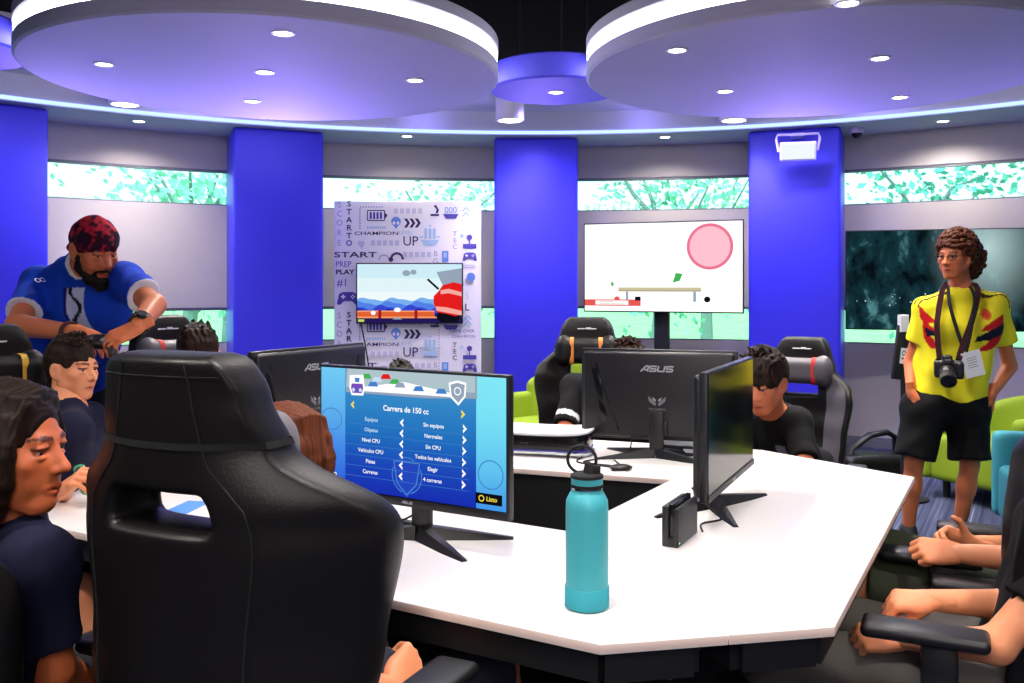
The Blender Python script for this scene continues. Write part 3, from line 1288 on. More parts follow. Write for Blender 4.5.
# ---------------------------------------------------------------- turquoise bottle
M_turq = mat('turquoise powder coat', rgb(74, 184, 194), 0.38, spec=0.5, bump=0.03, bscale=900)
M_boot = mat('turquoise silicone', rgb(46, 160, 174), 0.6)
bt = thing('water_bottle', 'turquoise insulated water bottle with a black loop cap', 'bottle', at_z(587, 606.5, TABLE))
R_ = 0.0455
m = MB()
m.lathe([(0, 0.006), (R_ - 0.006, 0.006), (R_ - 0.001, 0.010), (R_ - 0.001, 0.205), (R_ - 0.002, 0.222), (R_ - 0.009, 0.236), (R_ - 0.0125, 0.241), (R_ - 0.0125, 0.246), (0, 0.246)], 56)
m.build('body', M_turq, bt, angle=50)
m = MB()
m.lathe([(0, 0), (R_ - 0.004, 0), (R_ + 0.001, 0.004), (R_ + 0.0012, 0.044), (R_ - 0.0005, 0.0455), (R_ - 0.0005, 0.01), (0, 0.008)], 56)
m.build('boot', M_boot, bt, angle=50)
m = MB()
m.lathe([(0.030, 0.2455), (0.0325, 0.2455), (0.0325, 0.2505), (0.030, 0.2505)], 48)
m.build('steel_ring', mat('brushed steel', rgb(200, 204, 208), 0.25, metal=1.0), bt)
m = MB()
m.lathe([(0, 0.250), (0.034, 0.250), (0.0345, 0.253), (0.034, 0.2565), (0.033, 0.2565), (0.033, 0.269), (0.0345, 0.270), (0.034, 0.2755), (0.026, 0.279), (0, 0.280)], 48)
for f in m.bm.faces:
    zc = f.calc_center_median().z
    if 0.257 < zc < 0.269:
        f.material_index = 1
cp = m.build('cap', [M_rubber, M_turq], bt, angle=35)
m = MB()
m.cyl((0.006, 0, 0.278), (0.006, 0, 0.296), 0.015, 0.011, 24)
m.box((0.017, 0, 0.286), (0.022, 0.020, 0.020), bev=0.004)
m.sph((0.002, 0, 0.297), 0.008, (1, 1, 0.7))
m.build('spout', M_rubber, cp)
m = MB()
loop = [(-0.011 + 0.030 * math.cos(a) * 1.0, 0.008 * math.sin(a * 0.5), 0.305 + 0.0285 * math.sin(a)) for a in [2 * PI * k / 36 for k in range(36)]]
m.tube(loop, 0.0034, 8, closed=True, up=Vector((0, 1, 0)))
m.build('carry_loop', M_rubber, cp)
bt.rotation_euler = (0, 0, math.radians(-8))

# ---------------------------------------------------------------- game hardware on the table
dk = thing('console_dock', 'small black console dock standing upright beside the edge on monitor', 'console dock', at_z(680, 545, TABLE) + Vector((0.008, 0.05, 0)), math.radians(62))
m = MB()
m.box((0, 0.012, 0.052), (0.168, 0.018, 0.104), bev=0.004)
m.box((0, -0.017, 0.050), (0.168, 0.014, 0.098), bev=0.004)
m.box((0, -0.002, 0.012), (0.166, 0.04, 0.024), bev=0.003)
m.build('shell', M_blackpl, dk)
m = MB()
m.box((0.0, -0.002, 0.060), (0.150, 0.0125, 0.098), bev=0.002)
m.build('console_tablet', M_gloss, dk)
m = MB()
m.cyl((-0.076, -0.0245, 0.012), (-0.076, -0.0235, 0.012), 0.002, n=10)
m.build('status_light', emat('green status light', rgb(160, 255, 170), 3), dk)

ps = thing('game_console', 'white and black game console lying flat on the far side of the table', 'game console', at(543, 452, 3.66).to_2d().to_3d() + Vector((0, 0, TABLE)), math.radians(-14))
outl = []
for k in range(40):
    a = 2 * PI * k / 40
    outl.append((0.205 * math.copysign(abs(math.cos(a)) ** 0.45, math.cos(a)), 0.125 * math.copysign(abs(math.sin(a)) ** 0.45, math.sin(a))))


def plate(z0, lift):
    m = MB()
    n = 14
    rows = []
    for zz, sc in ((0, 1.0), (0.008, 1.0)):
        for r in range(n + 1):
            f = r / n
            row = []
            for x, y in outl:
                px, py = x * f * sc, y * f * sc
                z = z0 + zz + lift * ((abs(px) / 0.205) ** 3 * 0.9 + (abs(py) / 0.125) ** 4 * 0.35)
                row.append(m.bm.verts.new((px, py, z)))
            rows.append(row)
    half = n + 1
    for b0 in (0, half):
        for r in range(1, n):
            p, q = rows[b0 + r], rows[b0 + r + 1]
            for k in range(40):
                m.bm.faces.new((p[k], p[(k + 1) % 40], q[(k + 1) % 40], q[k]))
        m.bm.faces.new(rows[b0 + 1])
        for v in rows[b0]:
            m.bm.verts.remove(v)
    p, q = rows[n], rows[half + n]
    for k in range(40):
        m.bm.faces.new((p[k], p[(k + 1) % 40], q[(k + 1) % 40], q[k]))
    return m


m = MB()
m.prism([(x * 0.955, y * 0.94) for x, y in outl], 0.024, 0.080, bev=0.006)
core = m.build('core', M_gloss, ps)
plate(0.078, 0.016).build('top_cover', M_white, ps, angle=50)
plate(0.017, -0.012).build('bottom_cover', M_white, ps, angle=50)
m = MB()
for k in range(2):
    m.box((-0.06 + 0.02 * k, -0.122, 0.052), (0.012, 0.012, 0.005))
m.build('port', M_dark, ps)
m = MB()
m.prism([(x * 0.965, y * 0.95) for x, y in outl], 0.0245, 0.0270)
m.build('light_strip', emat('console blue light', rgb(90, 80, 220), 0.7), ps)
m = MB()
m.lathe([(0, 0), (0.06, 0), (0.058, 0.004), (0.03, 0.008), (0, 0.008)], 28)
m.build('foot_disc', M_blackpl, ps)

bx = thing('game_console', 'low black console box with white label behind the centre monitor', 'game console', (0.70, 3.62, TABLE), math.radians(-20))
m = MB()
m.box((0, 0, 0.022), (0.20, 0.13, 0.04), bev=0.005)
m.build('shell', M_blackpl, bx)
m = MB()
m.box((0.02, -0.066, 0.022), (0.055, 0.002, 0.014))
m.build('label_sticker', M_white, bx)
m = MB()
for k in (-0.08, 0.08):
    m.box((k, 0, 0.002), (0.02, 0.10, 0.004))
m.build('foot', M_rubber, bx)

ms = thing('cable_hub', 'small black cable hub on the far table by the centre monitor', 'cable hub', at_z(621, 470, TABLE))
m = MB()
m.sph((0, 0, 0.010), 0.042, (1.0, 0.7, 0.28), 20)
m.build('shell', M_blackpl, ms)
m = MB()
for k in range(3):
    m.box((-0.02 + 0.02 * k, -0.027, 0.010), (0.010, 0.006, 0.005))
m.build('socket', M_gloss, ms)


def cable(pts, lab, r=0.0028):
    m = MB()
    P_ = [Vector(p) for p in pts]
    out = []
    for i in range(len(P_) - 1):
        p0, p1, p2, p3 = P_[max(i - 1, 0)], P_[i], P_[i + 1], P_[min(i + 2, len(P_) - 1)]
        for k in range(8):
            t = k / 8
            out.append(0.5 * ((2 * p1) + (p2 - p0) * t + (2 * p0 - 5 * p1 + 4 * p2 - p3) * t * t + (3 * p1 - p0 - 3 * p2 + p3) * t ** 3))
    out.append(P_[-1])
    m.tube(out, r, 8)
    return tag(m.build('cable', M_rubber, None), lab, 'cable', 'black cables on the table')


hp = ms.location
zt = TABLE + 0.004
cable([hp + Vector((0.02, 0.02, 0.008)), Vector((0.27, 3.42, zt)), Vector((0.36, 3.50, zt)), Vector((0.45, 3.55, zt)), Vector((0.47, 3.545, 0.86))], 'black cable from the hub up to the centre monitor')
cable([hp + Vector((-0.03, 0.01, 0.008)), Vector((0.25, 3.42, zt)), Vector((0.27, 3.52, zt)), Vector((0.29, 3.57, zt))], 'black cable from the hub towards the white console')
cable([hp + Vector((0.03, -0.01, 0.008)), Vector((0.36, 3.27, zt)), Vector((0.40, 3.33, zt)), Vector((0.39, 3.46, zt))], 'black cable curling right of the hub')
cable([Vector((0.515, 2.46, zt)), Vector((0.53, 2.54, zt)), Vector((0.60, 2.60, zt)), Vector((0.575, 2.70, 0.77)), Vector((0.55, 2.78, 0.80))], 'black cable between the dock and the edge on monitor')
cable([Vector((-0.42, 2.40, zt)), Vector((-0.36, 2.49, zt)), Vector((-0.27, 2.50, 0.79)), Vector((-0.22, 2.44, 0.86))], 'thin black cable behind the lit menu monitor')

# paper wristband pack / leaflet seen through the slot of the front chair
lf = at_z(186, 508, TABLE)
m = MB()
m.box((0, 0, 0.0012), (0.075, 0.16, 0.002))
m2 = m.build('leaflet', mat('blue print', rgb(70, 140, 220), 0.5), None, lf, (0, 0, math.radians(-10)), smooth=False)
tag(m2, 'blue leaflet lying on the table behind the black front chair', 'leaflet')

# computers under the table
for i, (u, v, lab) in enumerate(((-1.02, 2.0, 'black computer tower with red light under the front table edge'), (-0.60, 2.25, 'black computer tower with purple light strip under the table'))):
    c = uvp(u, v, 0)
    pc = thing('computer_tower', lab, 'computer', c, math.radians(-30))
    m = MB()
    m.box((0, 0, 0.225), (0.20, 0.40, 0.42), bev=0.006)
    m.build('case', M_steel, pc)
    for sx in (-1, 1):
        for sy in (-1, 1):
            m = MB()
            m.box((sx * 0.08, sy * 0.16, 0.0075), (0.03, 0.03, 0.015))
            m.build('foot', M_rubber, pc, smooth=False)
    m = MB()
    if i == 0:
        m.cyl((0.05, -0.203, 0.40), (0.05, -0.199, 0.40), 0.006, n=14)
        m.build('power_light', emat('red power light', rgb(255, 30, 20), 5), pc)
    else:
        m.box((-0.06, -0.202, 0.24), (0.018, 0.004, 0.34))
        m.build('light_strip', emat('purple light strip', rgb(80, 20, 200), 1.2), pc)
# ---------------------------------------------------------------- gaming chairs
M_leather = mat('black leatherette', rgb(17, 15, 15), 0.42, spec=0.32, bump=0.15, bscale=260)
M_leather_g = mat('grey leatherette', rgb(84, 80, 86), 0.45, bump=0.2, bscale=260)
M_pillow_g = mat('grey pillow cloth', rgb(112, 106, 112), 0.6, bump=0.2, bscale=300)
M_yellow = mat('yellow band', rgb(220, 170, 50), 0.6)
M_redband = mat('red band', rgb(190, 30, 34), 0.6)
M_orange = mat('orange band', rgb(226, 140, 60), 0.6)
M_whiteband = mat('pale band', rgb(200, 196, 200), 0.6)
M_logo = mat('pale logo print', rgb(190, 190, 196), 0.5)


def interp(tab, t):
    for (a, va), (b_, vb) in zip(tab, tab[1:]):
        if t <= b_:
            f = (t - a) / (b_ - a) if b_ > a else 0
            f = f * f * (3 - 2 * f)
            return va + (vb - va) * f
    return tab[-1][1]


HWT = [(0, .205), (.12, .225), (.40, .250), (.62, .275), (.68, .268), (.81, .172), (.92, .145), (.98, .122), (1.0, .092)]
BOL = [(0, .07), (.15, .10), (.5, .125), (.64, .125), (.80, .05), (.9, .03), (1, .012)]
_BACK = {}


def flare_at(t, flare):
    f = min(1, max(0, (0.84 - t) / 0.2))
    return 1 + flare * f * f * (3 - 2 * f)


def back_mesh(accent, lean=0.12, flare=0.0):
    """one padded shell: wings bent forward, opening below the headrest"""
    if (accent, lean, flare) in _BACK:
        return _BACK[accent, lean, flare]
    nu, nv = 32, 46
    Hh = 0.85
    bm = bmesh.new()

    def pt(s, t, off):
        hw = interp(HWT, t) * flare_at(t, flare)
        x = s * hw
        y = interp(BOL, t) * abs(s) ** 2.4
        puff = 0.018 * (1 - abs(s) ** 4) if off > 0 else 0
        y += off + puff * (0.6 + 0.4 * math.cos(t * 20) ** 2)
        if off > 0:
            y -= 0.02 * max(0, abs(s) - 0.85) / 0.15
            x -= math.copysign(0.008, s) * (abs(s) > 0.95)
        z = t * Hh
        # lean back a little
        return Vector((x, y - lean * t, z))

    def hole(i, j):
        s = (i + 0.5) / nu * 2 - 1
        t = (j + 0.5) / nv
        return abs(s) < 0.30 and 0.645 < t < 0.715

    F, B = {}, {}
    for j in range(nv + 1):
        for i in range(nu + 1):
            s, t = i / nu * 2 - 1, j / nv
            F[i, j] = bm.verts.new(pt(s, t, 0.040))
            B[i, j] = bm.verts.new(pt(s, t, -0.030))
    acc = []
    for j in range(nv):
        for i in range(nu):
            if hole(i, j):
                continue
            f = bm.faces.new((F[i + 1, j], F[i, j], F[i, j + 1], F[i + 1, j + 1]))
            s = (i + 0.5) / nu * 2 - 1
            if accent and 0.50 < abs(s) and j / nv < 0.80 and abs(s) < 0.9:
                f.material_index = 1
            bm.faces.new((B[i, j], B[i + 1, j], B[i + 1, j + 1], B[i, j + 1]))
            for di, dj, e in ((-1, 0, (i, j, i, j + 1)), (1, 0, (i + 1, j + 1, i + 1, j)), (0, -1, (i + 1, j, i, j)), (0, 1, (i, j + 1, i + 1, j + 1))):
                a, b_ = i + di, j + dj
                if a < 0 or a >= nu or b_ < 0 or b_ >= nv or hole(a, b_):
                    bm.faces.new((F[e[0], e[1]], B[e[0], e[1]], B[e[2], e[3]], F[e[2], e[3]]))
    bmesh.ops.recalc_face_normals(bm, faces=bm.faces)
    bmesh.ops.delete(bm, geom=[v for v in bm.verts if not v.link_faces], context='VERTS')
    me = bpy.data.meshes.new('backrest')
    bm.to_mesh(me)
    bm.free()
    me.materials.append(M_leather)
    me.materials.append(M_leather_g)
    me.shade_smooth()
    _BACK[accent, lean, flare] = me
    return me


_CH = {}


def gaming_chair(loc, rotz, label, pillow=M_leather, band=M_yellow, accent=False, drop=0.0, swing=0.0, armx=0.31, bands=2, wide=(1, 1), lean=0.12, flare=0.0, pil=(0, 0, 0, 1), arms=(-1, 1)):
    """faces local +y; drop lowers the gas lift"""
    t = thing('gaming_chair', label, 'gaming chair', loc, rotz, 'gaming chairs around the table')
    zs = 0.47 - drop
    bk = bpy.data.objects.new('backrest', back_mesh(accent, lean, flare))
    link(bk, t)
    bk.location = (0, -0.24, zs - 0.02)
    bk.scale = (wide[0], wide[1], 1)
    md = bk.modifiers.new('soften', 'SUBSURF')
    md.levels = md.render_levels = 1
    # seams and the pillow's elastic strap
    m = MB()
    for s in (-0.52, 0.52):
        pts = []
        for k in range(24):
            tt = 0.05 + 0.93 * k / 23
            hw = interp(HWT, tt) * flare_at(tt, flare)
            pts.append((s * hw, interp(BOL, tt) * abs(s) ** 2.4 - lean * tt - 0.030, tt * 0.85))
        m.tube(pts, 0.0017, 6)
    pts = [(s * interp(HWT, .955) , interp(BOL, .955) * abs(s) ** 2.4 - lean * .955 - 0.030, .955 * 0.85) for s in [0.9 * (k / 10 - 1) for k in range(21)]]
    m.tube(pts, 0.0015, 6)
    m.build('seam', M_rubber, bk)
    m = MB()
    def strap_ring(tt):
        hw = interp(HWT, tt) * flare_at(tt, flare) + 0.001
        ring = []
        for k in range(21):
            s = k / 10 - 1
            ring.append((s * hw, interp(BOL, tt) * abs(s) ** 2.4 - lean * tt - 0.0315, tt * .85))
        for k in range(21):
            s = 1 - k / 10
            ring.append((s * hw, interp(BOL, tt) * abs(s) ** 2.4 - lean * tt + 0.056 - 0.040 * abs(s) ** 4, tt * .85))
        return ring

    ra, rb = strap_ring(0.812), strap_ring(0.826)
    for k in range(len(ra)):
        k2 = (k + 1) % len(ra)
        m.poly([ra[k], ra[k2], rb[k2], rb[k]])
    m.build('strap', M_rubber, bk)
    # printed mark on the headrest front
    d = Decal(0, 0, -0.001, 0.001, 0.0)
    m = MB()
    yb = -lean * .93 + 0.0635
    for x0, x1, h in ((-0.050, -0.012, 0.006), (-0.008, 0.020, 0.010), (0.020, 0.048, 0.005)):
        m.poly([(-x0, yb, .925 * .85), (-x1, yb, .925 * .85), (-x1 - 0.004, yb - 0.002, .925 * .85 + h), (-x0 - 0.004, yb - 0.002, .925 * .85 + h)])
    m.build('headrest_logo', M_logo, bk, smooth=False)
    # head pillow
    if pillow is not None:
        S_ = SDF((-0.19, -0.07, -0.11), (0.19, 0.07, 0.11), 0.008)
        S_.box((0, 0, 0), (0.150, 0.045, 0.068), 0.04)
        S_.ell((-0.12, 0, 0), (0.045, 0.05, 0.082), 0.03)
        S_.ell((0.12, 0, 0), (0.045, 0.05, 0.082), 0.03)
        V, Q = S_.mesh()
        V = smooth_mesh(V, Q, 2)
        pl = np_object('head_pillow', V, Q, pillow, t, None, (pil[0], -0.24 - lean * 0.80 * wide[1] + 0.085 + pil[1], zs - 0.02 + 0.80 * 0.85 - 0.005 + pil[2]))
        pl.scale = (pil[3],) * 3
        for x in ((-0.075, 0.075) if bands == 2 else (-0.075,)):
            m = MB()
            rg = []
            for k in range(28):
                a = 2 * PI * k / 28
                rg.append((math.copysign(abs(math.cos(a)) ** 0.55, math.cos(a)) * 0.0475, math.copysign(abs(math.sin(a)) ** 0.55, math.sin(a)) * 0.0715))
            for a_, b_ in zip(rg, rg[1:] + rg[:1]):
                m.poly([(x - 0.011, *a_), (x + 0.011, *a_), (x + 0.011, *b_), (x - 0.011, *b_)])
            m.build('pillow_band', band, pl)
    # seat
    if 'seat' not in _CH:
        S_ = SDF((-0.31, -0.31, -0.13), (0.31, 0.33, 0.12), 0.012)
        S_.box((0, 0.0, -0.03), (0.22, 0.26, 0.06), 0.045)
        for sx in (-1, 1):
            S_.cone((sx * 0.215, -0.24, 0.0), (sx * 0.225, 0.20, 0.0), 0.062, 0.05, 0.03)
        V, Q = S_.mesh()
        V = smooth_mesh(V, Q, 2)
        o = np_object('seat', V, Q, M_leather, None)
        _CH['seat'] = o.data
        bpy.data.objects.remove(o)
    st = bpy.data.objects.new('seat', _CH['seat'])
    link(st, t)
    st.location = (0, 0, zs - 0.03)
    for sx in arms:
        m = MB()
        m.box((sx * armx, 0.02, zs + 0.205), (0.095, 0.26, 0.030), bev=0.013, seg=3)
        ar = m.build('armrest', M_blackpl, t)
        ar.rotation_euler = (0, 0, 0)
        m = MB()
        m.box((sx * armx, -0.01, zs + 0.08), (0.045, 0.075, 0.225), bev=0.01)
        m.box((sx * (armx - 0.06), -0.01, zs - 0.05), (0.16, 0.07, 0.022), bev=0.006)
        m.build('armrest_post', M_blackpl, ar)
    # side hinge covers
    for sx in (-1, 1):
        m = MB()
        m.cyl((sx * 0.225, -0.235, zs + 0.02), (sx * 0.262, -0.235, zs + 0.02), 0.055, 0.045, 24)
        m.build('hinge_cover', M_blackpl, t)
    m = MB()
    m.box((0, -0.02, zs - 0.105), (0.22, 0.26, 0.05), bev=0.01)
    m.cyl((0, 0, zs - 0.12), (0, 0, 0.09), 0.028, n=20)
    m.cyl((0, 0, 0.30 if drop < 0.1 else 0.2), (0, 0, 0.08), 0.04, n=20)
    m.build('gas_lift', M_steel, t)
    for k in range(5):
        a = 2 * PI * k / 5 + 0.3
        ca, sa = math.cos(a), math.sin(a)
        m = MB()
        m.tube([(0, 0, 0.105), (ca * 0.16, sa * 0.16, 0.10), (ca * 0.315, sa * 0.315, 0.075)], [0.034, 0.028, 0.02], 10, flat=0.7)
        lg = m.build('base_leg', M_blackpl, t)
        m = MB()
        for o_ in (-0.016, 0.016):
            c = Vector((ca * 0.315 - sa * o_, sa * 0.315 + ca * o_, 0.03))
            n_ = Vector((-sa, ca, 0)) * 0.009
            m.cyl(c - n_, c + n_, 0.03, n=18)
        m.cyl((ca * 0.315, sa * 0.315, 0.05), (ca * 0.315, sa * 0.315, 0.08), 0.012, n=10)
        m.build('caster', M_rubber, lg)
    return t


CHAIRS = {}
CHAIRS['front'] = gaming_chair((-0.488, 1.79, 0), math.radians(-25), 'big black gaming chair seen from behind at the front', M_pillow_g, M_whiteband, drop=-0.005, armx=0.355, bands=0, wide=(1.085, 1.5), lean=0.0, flare=0.19, pil=(0.004, 0.042, -0.014, 0.95))
CHAIRS['girl'] = gaming_chair((-0.99, 1.79, 0), math.radians(-24), 'black gaming chair at bottom left under the person with bobbed hair', M_leather, M_leather, drop=0.08, arms=(-1,))
CHAIRS['boy'] = gaming_chair((-1.56, 2.96, 0), rz_face(.80, -.60), 'black gaming chair with yellow banded pillow at left edge', M_leather, M_yellow, drop=0.015)
CHAIRS['boy2'] = gaming_chair((-1.27, 3.80, 0), rz_face(.80, -.60), 'black gaming chair with red banded pillow beside the bandana man', M_leather_g, M_redband, drop=0.01)
CHAIRS['mid'] = gaming_chair((0.36, 4.52, 0), rz_face(-.12, -.99), 'black gaming chair with orange banded pillow behind the centre monitor', M_leather, M_orange, drop=0.05)
CHAIRS['right'] = gaming_chair((1.39, 4.57, 0), rz_face(-.50, -.866), 'grey and black gaming chair with red band by the blue pillar', M_leather_g, M_redband, accent=True, drop=0.155, bands=1)
CHAIRS['rfar'] = gaming_chair((1.40, 2.66, 0), rz_face(-.90, .44), 'black gaming chair at right edge holding the person in green shorts', M_leather, M_leather, drop=0.05)
CHAIRS['rnear'] = gaming_chair((1.06, 2.27, 0), rz_face(-.90, .44), 'black gaming chair at lower right with broad armrest in view', M_leather, M_leather, drop=0.02)
# ---------------------------------------------------------------- people
def n3(v):
    v = np.array(v, float)
    return v / max(np.linalg.norm(v), 1e-9)


def frame(pos, fwd, up):
    """matrix with +y along fwd and +z near up"""
    y = Vector(fwd).normalized()
    z = Vector(up)
    z = (z - y * z.dot(y)).normalized()
    x = y.cross(z)
    M = Matrix((x, y, z)).transposed().to_4x4()
    M.translation = Vector(pos)
    return M


def inpoly(px, py, poly):
    r = np.zeros(px.shape, bool)
    n = len(poly)
    for i in range(n):
        x0, y0 = poly[i]
        x1, y1 = poly[(i + 1) % n]
        c = ((y0 > py) != (y1 > py)) & (px < (x1 - x0) * (py - y0) / ((y1 - y0) if y1 != y0 else 1e-9) + x0)
        r ^= c
    return r


def vnoise(V, scale, seed=0):
    r = np.random.default_rng(seed)
    a = np.zeros(len(V))
    for i in range(8):
        d = n3(r.normal(size=3))
        e = r.normal(size=3)
        a += np.sin(V @ d * scale * (0.5 + 1.5 * r.random()) + r.random() * 6 + 1.5 * np.sin(V @ e * scale * 0.7))
    return a / 4


M_skin = vcmat('skin', 0.48, 0.4, 0.08, 250, sss=0.06)
M_cloth = vcmat('cloth', 0.85, 0.2, 0.25, 420)
M_hairvc = vcmat('hair', 0.55, 0.13, 0.2, 260)
M_eyew = mat('eye white', rgb(190, 178, 170), 0.25)
M_iris = mat('iris', rgb(38, 22, 14), 0.15)
M_shoe = mat('shoe', rgb(28, 28, 32), 0.6)

_HEAD = {}


def head_sdf(h=0.0036, fem=0.0):
    key = (h, fem)
    if key in _HEAD:
        return _HEAD[key]
    S_ = SDF((-0.105, -0.135, -0.16), (0.105, 0.14, 0.14), h)
    S_.ell((0, -0.014, 0.032), (0.073, 0.094, 0.084), 0.01)
    S_.ell((0, 0.022, -0.030), (0.060, 0.064, 0.086), 0.03)
    for s in (-1, 1):
        S_.cone((s * 0.052, -0.002, -0.055), (s * 0.020, 0.060, -0.102 + 0.004 * fem), 0.020, 0.016, 0.025)
        S_.ell((s * 0.042, 0.056, -0.022), (0.024, 0.022, 0.020), 0.02)
        S_.ell((s * 0.035, 0.052, -0.055), (0.020, 0.022, 0.024), 0.02)
    S_.ell((0, 0.068, -0.103), (0.020, 0.017, 0.015), 0.018)
    S_.cone((-0.034, 0.076, 0.020), (0.034, 0.076, 0.020), 0.010, 0.010, 0.016)
    S_.cone((0, 0.074, -0.03), (0, 0.070, -0.085), 0.026, 0.022, 0.02)
    for s in (-1, 1):
        S_.ell((s * 0.0315, 0.094, 0.002), (0.019, 0.018, 0.013), 0.012, sub=True)
        S_.ell((s * 0.0315, 0.0775, 0.0080), (0.017, 0.0118, 0.0062), 0.004, rot=(0.35, 0, 0))
        S_.ell((s * 0.0315, 0.0765, -0.0090), (0.016, 0.0108, 0.0055), 0.005)
    S_.cone((0, 0.080, 0.010), (0, 0.106, -0.028), 0.0085, 0.0105, 0.010)
    S_.ell((0, 0.107, -0.032), (0.0115, 0.0105, 0.0095), 0.006)
    for s in (-1, 1):
        S_.ell((s * 0.0125, 0.095, -0.035), (0.0085, 0.010, 0.0080), 0.006)
        S_.ell((s * 0.0065, 0.104, -0.0425), (0.0035, 0.005, 0.0035), 0.003, sub=True)
    S_.cone((-0.021, 0.084, -0.068), (0, 0.0955, -0.0635), 0.0035, 0.0062, 0.006)
    S_.cone((0.021, 0.084, -0.068), (0, 0.0955, -0.0635), 0.0035, 0.0062, 0.006)
    S_.cone((-0.016, 0.086, -0.0755), (0.016, 0.086, -0.0755), 0.0045, 0.0045, 0.005)
    S_.ell((0, 0.091, -0.0760), (0.013, 0.0075, 0.0068), 0.005)
    S_.cone((-0.020, 0.0935, -0.0700), (0.020, 0.0935, -0.0700), 0.0020, 0.0020, 0.004, sub=True)
    for s in (-1, 1):
        S_.ell((s * 0.0785, -0.012, -0.010), (0.0105, 0.0205, 0.034), 0.006, rot=(0.2, 0, s * 0.45))
        S_.ell((s * 0.0895, -0.006, -0.006), (0.0065, 0.010, 0.019), 0.005, sub=True)
        S_.ell((s * 0.073, -0.002, -0.036), (0.007, 0.009, 0.011), 0.008)
    V, Q = S_.mesh()
    V = smooth_mesh(V, Q, 1, 0.4)
    _HEAD[key] = (V, Q)
    return V, Q


def head_colors(V, skin, brow, lip=0.55, beard=None, stub=0.0):
    x, y, z = V.T
    C = np.tile(np.array(skin), (len(V), 1))
    C *= (1 + 0.06 * vnoise(V, 60, 3))[:, None]
    ax = np.abs(x)
    f = y > 0.05

    def put(mask, col, a=1.0):
        C[mask] = C[mask] * (1 - a) + np.array(col) * a

    w_ = (0.55 * np.exp(-((ax - 0.042) / 0.018) ** 2 - ((z + 0.034) / 0.018) ** 2) * f)[:, None]
    C = C * (1 - w_) + np.array((skin[0] * 1.05, skin[1] * 0.84, skin[2] * 0.80)) * w_
    L = (skin[0] * 0.80, skin[1] * 0.50, skin[2] * 0.50)
    put(f & (ax < 0.023) & (np.abs(z + 0.070) < 0.0125 - 0.0090 * (ax / 0.023) ** 2) & (y > 0.080), L, lip + 0.2)
    put(f & (ax < 0.0215) & (np.abs(z + 0.0698) < 0.0026) & (y > 0.080), (skin[0] * 0.25, skin[1] * 0.14, skin[2] * 0.13), 0.9)
    bz = 0.0225 + 0.004 * np.sin(np.clip((ax - 0.012) / 0.04, 0, 1) * 3.0)
    put(f & (ax > 0.012) & (ax < 0.050) & (np.abs(z - bz) < 0.0046 - 0.002 * (ax > 0.04)), brow, 0.85)
    put(f & (ax > 0.016) & (ax < 0.048) & (np.abs(z - 0.0068) < 0.0026) & (y > 0.066), (0.02, 0.012, 0.01), 0.85)
    put(f & (np.hypot((ax - 0.0065), (z + 0.0415)) < 0.004) & (y > 0.095), (skin[0] * .25, skin[1] * .15, skin[2] * .15), 0.9)
    if stub > 0:
        m = (y > -0.02) & (z < -0.052) & ~((ax < 0.024) & (np.abs(z + 0.070) < 0.012))
        put(m, brow, stub)
    return C


_HANDS = {}


def hand_mesh(curl=(0.3, 0.5, 0.3), thumb=(0.55, 0.65, -0.35), side=1, fan=0.04, ext=(1, 1, 1, 1), h=0.0032, tb=0.4):
    """wrist at the origin, +y along the fingers, +z the back of the hand; thumb on +x for side 1"""
    key = (curl, thumb, side, fan, ext, h, tb)
    if key in _HANDS:
        return _HANDS[key]
    S_ = SDF((-0.12, -0.06, -0.14), (0.12, 0.21, 0.08), h)
    fx = (0.028, 0.0095, -0.009, -0.0265)
    fy = (0.090, 0.094, 0.089, 0.080)
    ln = (0.070, 0.078, 0.072, 0.056)
    for i in range(4):
        S_.cone((fx[i] * 0.55, 0.005, -0.002), (fx[i], fy[i] - 0.006, 0.0), 0.0155, 0.0125, 0.012)
    S_.ell((0.002, 0.045, -0.006), (0.036, 0.045, 0.014), 0.012)
    S_.cone((0, -0.055, 0), (0, 0.010, -0.001), 0.026, 0.0245, 0.016, flat=((0, 0, 1), 1.25))
    for i in range(4):
        p = np.array((fx[i], fy[i], 0.0))
        a = 0.0
        fa = fan * (1.5 - i)
        L = ln[i]
        rr = (0.0098, 0.0090, 0.0082, 0.0072) if i < 3 else (0.0084, 0.0077, 0.0070, 0.0062)
        for s_, (fr, cu) in enumerate(zip((0.46, 0.30, 0.24), curl)):
            a += cu * ext[i]
            d = np.array((math.sin(fa) * math.cos(a), math.cos(fa) * math.cos(a), -math.sin(a)))
            q = p + d * L * fr
            S_.cone(p, q, rr[s_], rr[s_ + 1], 0.0028)
            p = q
    t0 = np.array((0.020, 0.022, -0.008))
    td = n3(thumb)
    t1 = t0 + td * 0.044
    t2d = n3(td * (1 - tb) + np.array((-0.2, 0.75, -0.35)) * tb)
    t2 = t1 + t2d * 0.033
    t3 = t2 + n3(t2d * 0.7 + np.array((-0.35, 0.6, -0.3)) * 0.5) * 0.024
    S_.cone(t0, t1, 0.0175, 0.0115, 0.012)
    S_.cone(t1, t2, 0.0115, 0.0095, 0.003)
    S_.cone(t2, t3, 0.0095, 0.0078, 0.003)
    V, Q = S_.mesh()
    if side < 0:
        V = V * np.array((-1, 1, 1))
        Q = Q[:, ::-1]
    _HANDS[key] = (V, Q)
    return V, Q


